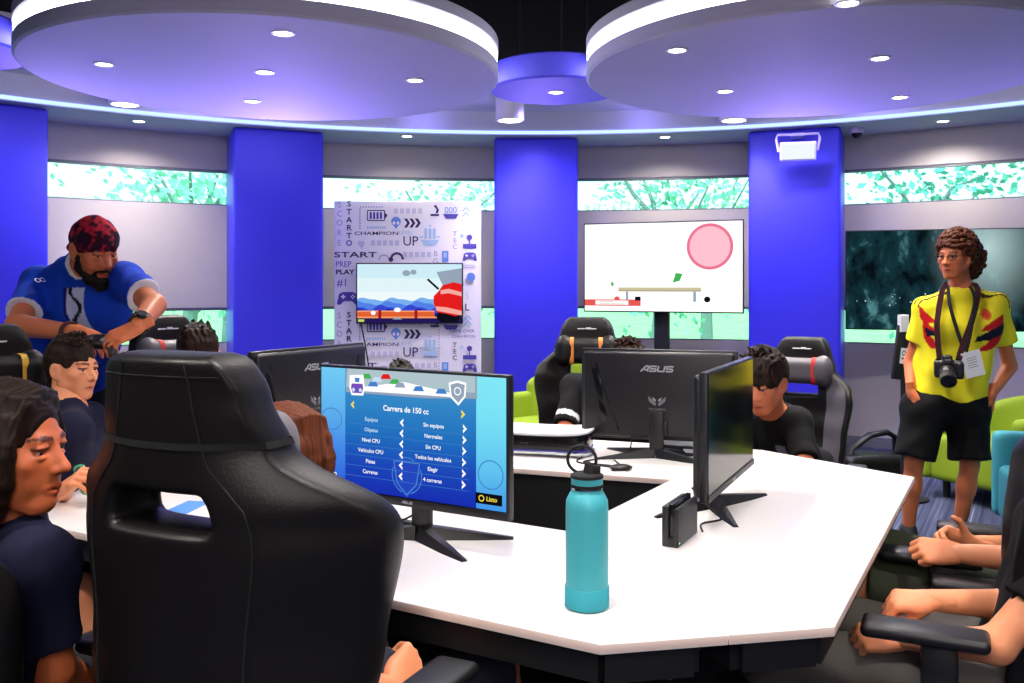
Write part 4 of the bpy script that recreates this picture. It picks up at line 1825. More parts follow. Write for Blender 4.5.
def short_hair(h=0.004, top=0.0, front=0.03, seed=1, fringe=0, noise=0.0024, nape=-0.07, full=0.0, tuft=1.0):
    S_ = SDF((-0.12, -0.15, -0.13), (0.12, 0.13, 0.18), h)
    S_.ell((0, -0.020, 0.038), (0.082 + full, 0.102 + full, 0.090 + top), 0.01)
    S_.cone((0, -0.075, 0.0), (0, -0.070, nape + 0.03), 0.052 + full * .5, 0.045, 0.02)
    if fringe:
        r = np.random.default_rng(seed)
        for k in range(26):
            x = -0.055 + 0.11 * (k + 0.5) / 26 + r.normal() * 0.004
            y1 = 0.085 - 8 * x * x * 0.6
            S_.chain([(x * 0.9, 0.045, 0.100 + top * .7), (x, y1, 0.075), (x * 1.05 + r.normal() * .006, y1 + 0.006, 0.075 - fringe * (0.8 + .4 * r.random()))], [0.016, 0.012, 0.005], 0.006)
    S_.ell((0, 0.125, -0.040), (0.075, 0.085, 0.045 + front), 0.008, sub=True) if not fringe else S_.ell((0, 0.110, -0.055), (0.066, 0.062, 0.055), 0.008, sub=True)
    S_.plane((0, -0.05, nape), (0, 0.25, -1))
    # clear the ears
    for s in (-1, 1):
        S_.ell((s * 0.085, -0.004, -0.020), (0.028, 0.032, 0.045), 0.008, sub=True)
        S_.ell((s * 0.085, 0.045, -0.045), (0.035, 0.040, 0.050), 0.008, sub=True)
    rl = np.random.default_rng(seed + 50)
    for k in range(int(90 * tuft)):
        a, b_ = rl.random() * 2 * PI, rl.random() * 0.95
        u = np.array((math.sin(b_) * math.cos(a), math.sin(b_) * math.sin(a), math.cos(b_)))
        p = np.array((0, -0.010, 0.035)) + u * np.array((0.078 + full, 0.098 + full, 0.086 + top))
        if fringe == 0 and p[1] > 0.05:
            p[2] += 0.006
        dirv = n3(u * 0.55 + np.array((0.25 * rl.normal(), 0.55, 0.15 * rl.normal())))
        S_.cone(p, p + dirv * (0.018 + 0.014 * rl.random()), 0.0095, 0.0035, 0.004)
    S_.noise(noise, 150, seed, (1.6, 0.45, 0.6))
    return S_.mesh()


def hair_cols(V, col, seed=2, stretch=(220, 60, 60)):
    n = vnoise(V * np.array(stretch) / 100, 100, seed)
    c = np.array(col)[None, :] * (1 + 0.45 * n)[:, None]
    return np.clip(c, 0.002, 1)


def strand_noise(V, f=1.0):
    # ridges that follow combed hair: constant along the fall of each lock
    k = V[:, 1] * 1.0 + 0.25 * np.abs(V[:, 0]) * np.sign(V[:, 1] + 0.06)
    s = np.where(V[:, 0] > 0, 1.7, 0.0)
    back = np.clip((-V[:, 1] - 0.075) / 0.03, 0, 1)
    k = k * (1 - back) + V[:, 0] * back
    n = np.zeros(len(V))
    for a, b_ in ((310, 0.3), (520, 1.9), (790, 4.1), (1130, 2.2), (190, 5.0)):
        n += np.sin(k * a * f + b_ + s * a * 0.01 + 0.7 * np.sin(V[:, 2] * 40 + b_))
    return n / 3.2


def comb(mesh, amp=0.0016):
    V, Q = mesh
    r = V - np.array((0, -0.02, 0.0))
    r /= np.maximum(np.linalg.norm(r, axis=1), 1e-6)[:, None]
    return V + r * (amp * strand_noise(V))[:, None], Q


def limb_noise(C, V, a=0.05):
    return C * (1 + a * vnoise(V, 25, 5))[:, None]


def person(label, root, facing, j, skin, hands, shirt=None, bottoms=None, head=None, hair=None, brow=(0.02, 0.012, 0.01),
           res=0.011, hs=1.0, girth=1.0, arm=1.0, name='person', group=None, limbs=True, skip_head_eyes=False, stub=0.0, shoes=True):
    """j: joints in world space"""
    rz = rz_face(*facing)
    t = thing(name, label, 'person', (root[0], root[1], 0), rz, group)
    W = Matrix.Translation((root[0], root[1], 0)) @ Matrix.Rotation(rz, 4, 'Z')
    Wi = W.inverted()
    J = {k: np.array(Wi @ Vector(v)) for k, v in j.items() if k not in ('hdir', 'hup')}
    g = girth
    pts = np.array(list(J.values()))
    lo, hi = pts.min(0) - 0.2, pts.max(0) + 0.2
    lo[2] = max(lo[2], -0.02)

    def arms(S_, add, f=None, only=None):
        for s in 'LR':
            if only and s not in only:
                continue
            a, b_, c = J['sh' + s], J['el' + s], J['wr' + s]
            if f is None:
                S_.cone(a, b_, 0.050 * g * arm + add, 0.041 * arm + add, 0.02)
                S_.cone(b_, c, 0.043 * arm + add, 0.0275 * arm + add, 0.012)
            elif f <= 1:
                e = a + (b_ - a) * f
                ov = a + (b_ - a) * min(f + 0.12, 1)
                S_.cone(a, ov, 0.054 * g * arm + add, 0.047 * arm + add * 1.2, 0.03, cut=(e, b_ - a))
            else:
                S_.cone(a, b_, 0.052 * g * arm + add, 0.045 * arm + add, 0.02)
                e = b_ + (c - b_) * (f - 1)
                S_.cone(b_, c, 0.047 * arm + add, 0.034 * arm + add, 0.012, cut=(e, c - b_))

    def torso(S_, add, k=0.05):
        sx = n3(J['shR'] - J['shL'])
        hx = n3(J['hipR'] - J['hipL'])
        hm, sm = (J['hipL'] + J['hipR']) / 2 + np.array((0, 0, 0.03)), (J['shL'] + J['shR']) / 2
        cm_ = sm + n3(hm - sm) * 0.10
        S_.cone(hm, cm_, 0.098 * g + add, 0.100 * g + add, k)
        S_.cone(cm_, J['neck'] - n3(J['neck'] - cm_) * 0.02, 0.098 * g + add, 0.058 * g + add, k)
        for s, q in (('L', -1), ('R', 1)):
            h0 = J['hip' + s] - hx * q * 0.012 + np.array((0, 0, 0.03))
            c0 = J['sh' + s] - sx * q * 0.065 + n3(J['hip' + s] - J['sh' + s]) * 0.115
            m0 = h0 * 0.5 + c0 * 0.5 - (hx + sx) * 0.5 * q * 0.006
            S_.cone(h0, m0, 0.105 * g + add, 0.092 * g + add, k)
            S_.cone(m0, c0, 0.092 * g + add, 0.105 * g + add, k)
            S_.cone(c0, J['sh' + s], 0.095 * g + add, 0.050 * g + add, k)
            S_.cone(J['sh' + s], J['neck'], 0.045 * g + add, 0.048 * g + add, k)

    def legs(S_, add, f=None):
        for s in 'LR':
            if 'kn' + s not in J:
                continue
            a, b_, c = J['hip' + s], J['kn' + s], J['an' + s]
            if f is None or f > 1:
                S_.cone(a, b_, 0.085 * g + add, 0.054 * g + add, 0.03)
                d = n3(c - b_)
                kw = {} if f is None else {'cut': (b_ + (c - b_) * (f - 1), c - b_)}
                S_.cone(b_, b_ + d * 0.14, 0.054 * g + add, 0.057 * g + add, 0.02)
                S_.cone(b_ + d * 0.12, c, 0.057 * g + add, (0.036 + (0.02 if f else 0)) * g + add, 0.02, **kw)
            else:
                e = a + (b_ - a) * f
                S_.cone(a, a + (b_ - a) * min(f + .1, 1), 0.095 * g + add, 0.080 * g + add * 1.4, 0.04, cut=(e, b_ - a))

    # ---- body: trunk, limbs, neck, then head and hands worked finer, one mesh
    S_ = SDF(lo, hi, res)
    torso(S_, 0)
    arms(S_, 0)
    if limbs:
        legs(S_, 0)
    Mh = None
    parts, cols = [], []
    if head is not None:
        hd = (Wi.to_3x3() @ Vector(j['hdir']))
        hu = (Wi.to_3x3() @ Vector(j.get('hup', (0, 0, 1))))
        Mh = frame(J['head'], hd, hu) @ Matrix.Scale(hs, 4)
        base = np.array(Mh @ Vector((0, -0.022, -0.050)))
        S_.cone(J['neck'], base, 0.056 * (0.85 + .15 * g), 0.050, 0.03)
    V, Q = S_.mesh()
    V = smooth_mesh(V, Q, 2)
    parts.append((V, Q))
    cols.append(limb_noise(np.tile(np.array(skin), (len(V), 1)), V))
    if Mh is not None:
        V, Q = head_sdf(0.0034 if hs > 0 else 0.004)
        cols.append(head_colors(V, skin, brow, stub=stub))
        parts.append((xform(V, Mh), Q))
    R3 = Wi.to_3x3()
    for s in 'LR':
        hspec = hands.get(s)
        if hspec is None:
            continue
        fwd, palm, kw = hspec
        V, Q = hand_mesh(side=1 if s == 'L' else -1, **kw)
        M_ = frame(J['wr' + s], R3 @ Vector(fwd), -(R3 @ Vector(palm))) @ Matrix.Scale(kw.get('sc', 1.0) if False else (0.97 * (0.9 + .1 * arm)), 4)
        parts.append((xform(V, M_), Q))
        C = np.tile(np.array(skin) * np.array((1.02, 0.95, 0.93)), (len(V), 1))
        cols.append(limb_noise(C, V, 0.04))
    V, Q = join_np(parts)
    np_object('body', V, Q, M_skin, t, np.concatenate(cols))
    if Mh is not None:
        for s in (-1, 1):
            m = MB()
            T = Mh @ Matrix.Translation((s * 0.0315, 0.0685, 0.0008))
            m.sph((0, 0, 0), 0.0122, n=18, M=T)
            gz = -0.002 if True else 0
            m.sph((0, 0.0082, gz), 0.0066, (1, 0.75, 1), n=14, mi=1, M=T)
            m.build('eye', [M_eyew, M_iris], t)
    # ---- clothes
    if shirt:
        S2 = SDF(lo, hi, shirt.get('res', 0.008))
        add = shirt.get('add', 0.014)
        torso(S2, add)
        arms(S2, add, shirt.get('sleeve', 0.6))
        if 'hem' in shirt:
            S2.plane((0, 0, shirt['hem']), (0, 0, -1))
        # neckline: cut away round the neck
        nb = J['neck']
        up = n3(np.array(Wi.to_3x3() @ Vector(j['hup_neck']))) if False else np.array((0, 0, 1.0))
        hd_ = J.get('head', nb + up * .2)
        ndir = n3(hd_ - nb)
        S2.cone(nb + ndir * shirt.get('nk', 0.048), nb + ndir * 0.20, 0.066, 0.10, 0.006, sub=True)
        S2.noise(shirt.get('fold', 0.004), shirt.get('fscale', 28), shirt.get('seed', 4))
        V, Q = S2.mesh()
        V = smooth_mesh(V, Q, 1)
        C = np.tile(np.array(shirt['col']), (len(V), 1))
        C = limb_noise(C, V, 0.05)
        if 'paint' in shirt:
            C = shirt['paint'](V, C, J)
        np_object(shirt.get('name', 'shirt'), V, Q, M_cloth, t, C)
    if bottoms:
        S3 = SDF(lo, hi, 0.010)
        add = bottoms.get('add', 0.012)
        for s in 'LR':
            S3.cone(J['hip' + s] + np.array((0, 0, bottoms.get('rise', 0.09))), J['hip' + s], 0.095 * g + add, 0.10 * g + add, 0.05)
        S3.cone(J['hipL'] + np.array((0, 0, bottoms.get('rise', .05) * .6)), J['hipR'] + np.array((0, 0, bottoms.get('rise', .05) * .6)), 0.10 * g + add, 0.10 * g + add, 0.04)
        legs(S3, add, bottoms.get('f', 0.85))
        S3.noise(bottoms.get('fold', 0.004), 24, 9)
        V, Q = S3.mesh()
        V = smooth_mesh(V, Q, 1)
        C = limb_noise(np.tile(np.array(bottoms['col']), (len(V), 1)), V, 0.08)
        np_object(bottoms.get('name', 'shorts'), V, Q, M_cloth, t, C)
    if shoes and limbs:
        for s in 'LR':
            if 'an' + s not in J:
                continue
            a = J['an' + s]
            tp = J.get('toe' + s, a + np.array((0, 0.16, -0.05)))
            d = n3((tp - a) * np.array((1, 1, 0)))
            S4 = SDF(a - 0.24, a + 0.24, 0.008)
            bs = np.array((a[0], a[1], 0.045))
            S4.cone(bs - d * 0.045, bs + d * 0.15 - np.array((0, 0, .008)), 0.042, 0.034, 0.02)
            S4.cone(a, bs, 0.046, 0.046, 0.03)
            S4.plane((0, 0, 0.004), (0, 0, -1))
            V, Q = S4.mesh()
            np_object('shoe', V, Q, M_shoe, t)
    if hair is not None and Mh is not None:
        V, Q = hair['mesh']
        C = hair_cols(V, hair['col'], stretch=hair.get('stretch', (220, 60, 60)))
        if hair.get('combed'):
            C = np.clip(np.array(hair['col'])[None, :] * (1.1 + 0.5 * strand_noise(V))[:, None], 0.0015, 1)
        np_object('hair', xform(V if hair.get('combed') else smooth_mesh(V, Q, 1, 0.3), Mh), Q, M_hairvc, t, C)
    return t, W, Wi, J, Mh


def sit_legs(root, f, hipz=0.53, spread=0.13, reach=0.43, knz=0.52, foot=0.46, back=0.10):
    """hips, knees and ankles of someone sitting at root and facing f"""
    f = Vector((*f, 0)).normalized()
    r = Vector((f.y, -f.x, 0))
    R_0 = Vector((root[0], root[1], 0))
    o = {}
    for s, q in (('L', -1), ('R', 1)):
        o['hip' + s] = R_0 + r * q * 0.085 + f * (-back) + Vector((0, 0, hipz))
        o['kn' + s] = R_0 + r * q * spread + f * (reach - 0.08) + Vector((0, 0, knz))
        o['an' + s] = R_0 + r * q * (spread + 0.01) + f * foot + Vector((0, 0, 0.09))
        o['toe' + s] = o['an' + s] + f * 0.15 - Vector((0, 0, 0.05))
    return o
BLK = (0.006, 0.005, 0.005)
DKB = (0.020, 0.010, 0.006)
SK_BOY = rgb(232, 152, 108)
SK_GIRL = rgb(206, 108, 64)
SK_MAN = rgb(208, 118, 74)
SK_PHOTO = rgb(204, 116, 72)
NAVY = rgb(22, 24, 48)
TEEBLK = rgb(16, 16, 18)
EASY = {'curl': (0.35, 0.5, 0.3)}
GRIP = {'curl': (0.75, 0.95, 0.55), 'thumb': (0.35, 0.75, -0.45)}
FIST = {'curl': (1.1, 1.35, 0.8), 'thumb': (0.25, 0.75, -0.6)}

# ---- the bandana man leaning over the chairs
K = 1.085


def mk(px, py, d):
    return at(px, py, d * K)


j = dict(pelvis=mk(62, 430, 3.78), neck=mk(84, 268, 3.53), head=mk(95, 249, 3.42),
         shR=mk(38, 284, 3.60), shL=mk(124, 281, 3.48), elR=mk(17, 325, 3.36), elL=mk(154, 305, 3.24),
         wrR=mk(84, 334, 3.16), wrL=mk(137, 327, 3.06))
fr = Vector((0.42, -0.90, 0)).normalized()
rt = Vector((fr.y, -fr.x, 0))
pv = j['pelvis']
pv.z = 0.93
j['hipL'], j['hipR'] = pv - rt * 0.09, pv + rt * 0.09
for s, q in (('L', -1), ('R', 1)):
    b0 = Vector((pv.x, pv.y, 0)) + rt * q * 0.13
    j['kn' + s] = b0 + fr * 0.04 + Vector((0, 0, 0.49))
    j['an' + s] = b0 - fr * 0.02 + Vector((0, 0, 0.09))
    j['toe' + s] = b0 + fr * 0.14 + Vector((0, 0, 0.04))
j['hdir'] = Vector((0.80, -0.55, -0.40))
j['hup'] = Vector((0.25, -0.25, 1))
ROYAL = rgb(14, 62, 186)


def paint_royal(V, C, J):
    wh = np.array(rgb(226, 228, 238))
    for s in 'LR':
        a, b_ = J['sh' + s], J['el' + s]
        ab = b_ - a
        tt = ((V - a) @ ab) / (ab @ ab)
        off = np.linalg.norm(V - a - np.clip(tt, 0, 1)[:, None] * ab, axis=1)
        m = (tt > 0.675) & (off < 0.10)
        C[m] = wh
    nd = n3(J['head'] - J['neck'])
    q = V - (J['neck'] + nd * 0.03)
    rad = np.linalg.norm(q - (q @ nd)[:, None] * nd, axis=1)
    C[(rad < 0.079) & (np.abs(q @ nd) < 0.06)] = wh
    # pale panel with dark script down the chest, running from the collar
    mid = (J['shL'] + J['shR']) / 2
    sx = n3(J['shR'] - J['shL'])
    fx = (V - mid) @ sx
    zz = V[:, 2] - mid[2]
    front = (V[:, 1] > mid[1] + 0.02)
    pan = front & (fx < 0.005) & (fx > -0.085) & (zz < -0.02)
    C[pan] = np.array(rgb(188, 198, 228))
    scr = pan & (np.abs(fx + 0.04 + 0.028 * np.sin(zz * 46)) < 0.011)
    C[scr] = np.array(rgb(16, 18, 46))
    C[front & (np.abs(fx - 0.008) < 0.006) & (zz < -0.02)] = np.array(rgb(10, 26, 110))
    return C


t, W, Wi, J, Mh = person('man in blue jersey and red bandana leaning over the chairs with a game controller', (pv.x, pv.y), (fr.x, fr.y), j, SK_MAN,
                         {'R': ((0.80, -0.55, -0.30), (0.3, 0.3, -0.9), {'curl': (0.55, 0.8, 0.5), 'thumb': (0.3, 0.8, -0.2)}),
                          'L': ((-0.75, -0.55, -0.45), (-0.35, 0.4, -0.85), {'curl': (0.6, 0.8, 0.5), 'thumb': (0.3, 0.8, -0.2)})},
                         shirt=dict(col=ROYAL, paint=paint_royal, sleeve=0.70, name='jersey', add=0.017, res=0.007, fold=0.005, hem=0.80),
                         bottoms=dict(col=rgb(24, 26, 36), f=1.9, name='trousers'), head=True, brow=BLK, girth=0.93, arm=1.08, hs=1.04, stub=0.35)
S_ = SDF((-0.12, -0.17, -0.08), (0.12, 0.13, 0.16), 0.004)
S_.ell((0, -0.014, 0.034), (0.084, 0.106, 0.094), 0.01)
S_.cone((-0.012, -0.112, 0.0), (-0.02, -0.130, -0.05), 0.014, 0.018, 0.01)
S_.cone((0.012, -0.112, 0.0), (0.022, -0.125, -0.045), 0.012, 0.018, 0.01)
S_.ell((0, -0.115, 0.004), (0.02, 0.016, 0.016), 0.008)
S_.plane((0, 0.09, 0.020), (0, 0.38, -1))
S_.noise(0.003, 55, 3)
V, Q = S_.mesh()
nn = vnoise(V, 75, 21) + 0.5 * vnoise(V, 150, 4)
top = np.clip((V[:, 2] - 0.055) / 0.05, 0, 1)
mask = np.clip(nn * 1.6 + top * 1.3 - 0.15, 0, 1)
C = (1 - mask)[:, None] * np.array(rgb(44, 12, 34)) + mask[:, None] * np.array(rgb(196, 32, 58))
np_object('bandana', xform(V, Mh), Q, M_cloth, t, C)
# dark beard and moustache
S_ = SDF((-0.09, -0.02, -0.17), (0.09, 0.13, 0.0), 0.0036)
for s in (-1, 1):
    S_.chain([(s * 0.068, 0.004, -0.028), (s * 0.060, 0.016, -0.070), (s * 0.034, 0.060, -0.106), (0, 0.078, -0.116)], [0.010, 0.016, 0.022, 0.026], 0.014)
    S_.cone((s * 0.003, 0.095, -0.055), (s * 0.026, 0.080, -0.066), 0.0075, 0.007, 0.005)
    S_.cone((s * 0.027, 0.078, -0.066), (s * 0.028, 0.070, -0.095), 0.0085, 0.012, 0.008)
S_.ell((0, 0.084, -0.110), (0.030, 0.022, 0.026), 0.012)
S_.ell((0, 0.098, -0.0705), (0.020, 0.016, 0.0085), 0.004, sub=True)
S_.noise(0.0025, 200, 5)
V, Q = S_.mesh()
np_object('beard', xform(V, Mh), Q, M_hairvc, t, hair_cols(V, (0.009, 0.006, 0.005)))


def band_on(J, side, f, r, wd, m, name, parent, th=0.006, face=None):
    """band worn round a forearm, f along elbow to wrist"""
    a, b_ = Vector(J['el' + side]), Vector(J['wr' + side])
    d = (b_ - a).normalized()
    c = a.lerp(b_, f)
    T = Matrix.Translation(c) @ d.to_track_quat('Z', 'Y').to_matrix().to_4x4()
    mb = MB()
    mb.lathe([(r, -wd), (r + th, -wd + 0.002), (r + th, wd - 0.002), (r, wd), (r - 0.004, 0)], 28, M=T)
    o = mb.build(name, m, parent)
    if face is not None:
        mb = MB()
        fv = Vector(face)
        fv = (fv - d * fv.dot(d)).normalized()
        mb.cyl(c + fv * (r - 0.002), c + fv * (r + 0.013), 0.021, 0.020, 28)
        mb.cyl(c + fv * (r + 0.012), c + fv * (r + 0.0142), 0.017, 0.017, 24, mi=1)
        mb.build('watch_face', [M_steel, M_gloss], o)
    return o


lf_ = Wi.to_3x3()
band_on(J, 'L', 0.86, 0.034, 0.011, mat('watch strap', rgb(70, 34, 24), 0.5), 'wristwatch', t, face=lf_ @ Vector((0.4, -0.8, 0.6)))
band_on(J, 'L', 0.74, 0.036, 0.005, M_rubber, 'wrist_band', t)
band_on(J, 'R', 0.80, 0.036, 0.011, mat('dark red band', rgb(64, 14, 18), 0.6), 'wrist_band', t)
# white figure eight on the sleeve
d = Decal(0, 0, 0.001, 0.001, 0.0, 0.0001)
d.ring(-11, 0, 11, 11, 5, M_white, 18)
d.ring(12, 0, 11, 11, 5, M_white, 18)
o = d.done('sleeve_badge', t)
mid = Vector(J['shR']).lerp(Vector(J['elR']), 0.30)
cdir = (Wi @ Vector((0, 0, CAMH)) - mid).normalized()
ax_ = (Vector(J['elR']) - Vector(J['shR'])).normalized()
o.matrix_local = frame(mid + (cdir - ax_ * cdir.dot(ax_)).normalized() * 0.089, -(cdir - ax_ * cdir.dot(ax_)), Vector((0.1, 0, 1)))

hc = (j['wrR'] + j['wrL']) / 2
gp = thing('game_controller', 'black game controller in the hands of the bandana man', 'game controller', hc + Vector((0.0, -0.075, -0.040)), math.radians(-15))
S_ = SDF((-0.10, -0.07, -0.04), (0.10, 0.07, 0.04), 0.004)
S_.box((0, 0.005, 0), (0.060, 0.032, 0.017), 0.014)
for s in (-1, 1):
    S_.cone((s * 0.050, 0.0, 0.0), (s * 0.066, -0.048, -0.012), 0.022, 0.014, 0.014)
V, Q = S_.mesh()
np_object('shell', V, Q, M_blackpl, gp)
for x, y in ((-0.024, -0.012), (0.024, -0.012)):
    m = MB()
    m.cyl((x, y, 0.012), (x, y, 0.024), 0.006, n=14)
    m.cyl((x, y, 0.023), (x, y, 0.028), 0.009, n=16)
    m.build('thumb_stick', M_grey, gp)
gp.rotation_euler = (math.radians(38), 0, math.radians(-10))

# ---- boy in navy at the left
fb = (0.92, -0.39)
r0 = (-1.52, 2.94)
j = dict(neck=at(68, 413, 3.08), head=at(73, 368, 3.12), shR=at(72, 432, 2.90), shL=at(86, 419, 3.22), elR=at(58, 500, 2.95), elL=at(104, 484, 3.26),
         wrR=at(66, 488, 2.74), wrL=at(112, 500, 3.0), hdir=Vector((0.95, -0.30, -0.06)), hup=Vector((0.05, 0, 1)))
j.update(sit_legs(r0, fb))
S_h = short_hair(top=0.008, front=0.016, seed=3, nape=-0.06)
boy = person('boy in navy shirt seated at left holding a green controller, face in profile', r0, fb, j, SK_BOY,
             {'R': ((0.60, -0.45, 0.45), (-0.1, 0.5, -0.7), GRIP), 'L': ((0.7, -0.6, 0.1), (0, 0, -1), EASY)},
             shirt=dict(col=NAVY, sleeve=0.62), bottoms=dict(col=rgb(40, 42, 52), f=0.9), head=True,
             hair=dict(mesh=S_h, col=(0.022, 0.012, 0.008)), girth=0.82, arm=0.85, hs=0.86, brow=DKB)
gc = thing('game_controller', 'small green controller in the hand of the boy in navy', 'game controller', j['wrR'] + Vector((0.060, -0.020, 0.030)), math.radians(70))
m = MB()
m.box((0, 0, 0), (0.032, 0.100, 0.026), bev=0.011, seg=4)
m.build('shell', mat('green plastic', rgb(40, 150, 90), 0.35), gc)
m = MB()
m.cyl((0, 0.024, 0.010), (0, 0.024, 0.022), 0.007, n=14)
m.cyl((0, 0.024, 0.020), (0, 0.024, 0.024), 0.0095, n=16)
m.build('thumb_stick', M_blackpl, gc)
m = MB()
m.box((0.0155, 0, 0), (0.003, 0.085, 0.012), bev=0.001)
m.build('rail', M_white, gc)
gc.rotation_euler = (math.radians(50), math.radians(-20), math.radians(25))

# ---- girl at the near left
fg = (0.50, 0.866)
r0 = (-1.02, 1.90)
j = dict(neck=at(4, 528, 1.80), head=at(10, 447, 1.77), shR=at(40, 566, 1.70), shL=at(-62, 548, 1.94), elR=at(54, 668, 1.74), elL=at(-70, 660, 2.05),
         wrR=at(100, 690, 1.95), wrL=at(-10, 660, 2.2), hdir=Vector((0.994, -0.05, -0.06)), hup=Vector((0.08, 0, 1)))
j.update(sit_legs(r0, fg))
S_ = SDF((-0.14, -0.17, -0.21), (0.14, 0.15, 0.17), 0.0029)
S_.ell((0, -0.018, 0.034), (0.081, 0.101, 0.090), 0.01)
for s in (-1, 1):
    S_.chain([(s * 0.068, 0.018, 0.060), (s * 0.080, 0.016, 0.0), (s * 0.080, 0.006, -0.095)], [0.018, 0.016, 0.013], 0.02)
    S_.chain([(s * 0.064, -0.025, 0.030), (s * 0.074, -0.022, -0.03), (s * 0.076, -0.02, -0.115)], [0.026, 0.024, 0.018], 0.02)
    S_.chain([(s * 0.050, -0.06, 0.030), (s * 0.066, -0.065, -0.04), (s * 0.066, -0.05, -0.14)], [0.045, 0.040, 0.026], 0.02)
    S_.chain([(s * 0.006, 0.050, 0.104), (s * 0.044, 0.050, 0.084), (s * 0.070, 0.034, 0.030)], [0.010, 0.010, 0.010], 0.014)
S_.chain([(0, -0.085, 0.03), (0, -0.098, -0.04), (0, -0.085, -0.14)], [0.050, 0.045, 0.03], 0.02)
S_.ell((0, 0.108, -0.030), (0.064, 0.072, 0.098), 0.010, sub=True)
for s in (-1, 1):
    S_.chain([(s * 0.066, 0.038, 0.062), (s * 0.080, 0.042, 0.0), (s * 0.081, 0.040, -0.050), (s * 0.078, 0.022, -0.125)], [0.014, 0.016, 0.017, 0.011], 0.008)
rs = np.random.default_rng(31)
for k in range(210):
    s_ = 1 if k % 2 else -1
    y0 = -0.100 + 0.150 * rs.random()
    e = max(0.86 if y0 > 0 else 0.2, math.sqrt(max(0.05, 1 - ((y0 + 0.018) / 0.112) ** 2)))
    jj_ = rs.normal(size=4) * 0.004
    p0 = (s_ * 0.006, y0, 0.036 + 0.088 * e)
    p1 = (s_ * (0.055 * e + jj_[0]), y0 * 1.03, 0.036 + 0.072 * e)
    p2 = (s_ * (0.089 * e + jj_[1]), y0 * 1.03 + jj_[2], 0.020)
    p3 = (s_ * (0.092 * e + jj_[1]), y0 * 1.0 + jj_[2], -0.050)
    p4 = (s_ * (0.088 * e + jj_[3]), y0 * 0.95, -0.105 - 0.03 * rs.random())
    if y0 > 0.0:
        p2 = (p2[0] + s_ * 0.008, p2[1], p2[2])
        p3 = (p3[0] + s_ * 0.013, y0 - 0.006, -0.045)
        p4 = (p4[0] + s_ * 0.006, y0 - 0.018, -0.110 - 0.02 * rs.random())
    S_.chain([p0, p1, p2, p3, p4], [0.006, 0.006, 0.0055, 0.005, 0.003], 0.0025)
BOB = S_.mesh()
BOB = comb((smooth_mesh(*BOB, 2, 0.4), BOB[1]), 0.0017)
girl = person('person with dark bobbed hair and navy shirt at lower left, looking right', r0, fg, j, SK_GIRL,
              {'R': ((0.6, 0.8, 0.1), (0, 0, -1), EASY), 'L': ((0.6, 0.8, 0.1), (0, 0, -1), EASY)},
              shirt=dict(col=rgb(20, 23, 48), sleeve=0.72, res=0.006), bottoms=dict(col=rgb(30, 30, 36), f=1.9, name='trousers'), head=True,
              hair=dict(mesh=BOB, combed=True, col=(0.012, 0.006, 0.004), stretch=(260, 260, 30)), girth=0.90, arm=0.90, hs=1.04, brow=BLK, res=0.009)

# ---- boy behind, facing us over the front chair
fb2 = (0.72, -0.69)
r0 = (-1.21, 3.60)
j = dict(neck=at(194, 390, 3.66), head=at(198, 356, 3.62), shR=at(160, 402, 3.60), shL=at(232, 402, 3.74), elR=at(160, 455, 3.52), elL=at(246, 455, 3.68),
         wrR=at(190, 478, 3.36), wrL=at(232, 476, 3.45), hdir=Vector((0.42, -0.88, -0.18)), hup=Vector((0.03, -0.1, 1)))
j.update(sit_legs(r0, fb2))
person('boy with brown fringe seated behind the front chair, only hair and brow showing', r0, fb2, j, SK_BOY,
       {'R': ((0.6, -0.75, 0.0), (0, 0, -1), EASY), 'L': ((0.3, -0.9, 0.0), (0, 0, -1), EASY)},
       shirt=dict(col=rgb(60, 64, 90), sleeve=0.6), bottoms=dict(col=rgb(40, 42, 52), f=0.9), head=True,
       hair=dict(mesh=short_hair(top=0.008, seed=5, fringe=0.036, tuft=0.25), col=(0.024, 0.011, 0.007)), girth=0.84, arm=0.85, hs=0.97, brow=DKB)

# ---- the player in the front chair: brown hair beside the pillow, one hand in view
fp = (0.48, 0.877)
r0 = (-0.31, 1.92)
j = dict(neck=at(272, 520, 1.93), head=at(286, 460, 1.98), shR=at(336, 530, 1.86), shL=at(232, 540, 2.03), elR=at(392, 660, 1.76), elL=at(236, 630, 2.12),
         wrR=at(398, 690, 1.70), wrL=at(310, 640, 2.22), hdir=Vector((0.35, 0.92, -0.12)), hup=Vector((0.12, 0, 1)))
j['elR'] = Vector((-0.325, 1.66, 0.68))
j['wrR'] = Vector((-0.225, 1.735, 0.655))
j.update(sit_legs(r0, fp))
person('player with reddish brown hair mostly hidden by the big black front chair', r0, fp, j, SK_BOY,
       {'R': ((0.35, 0.85, 0.25), (-0.8, 0.2, -0.5), FIST), 'L': ((0.4, 0.9, 0.1), (0, 0, -1), GRIP)},
       shirt=dict(col=TEEBLK, sleeve=0.7), bottoms=dict(col=rgb(38, 40, 52), f=0.9), head=True,
       hair=dict(mesh=BOB, combed=True, col=(0.10, 0.026, 0.009), stretch=(260, 260, 30)), girth=0.78, arm=0.85, hs=0.98, brow=DKB, res=0.012)

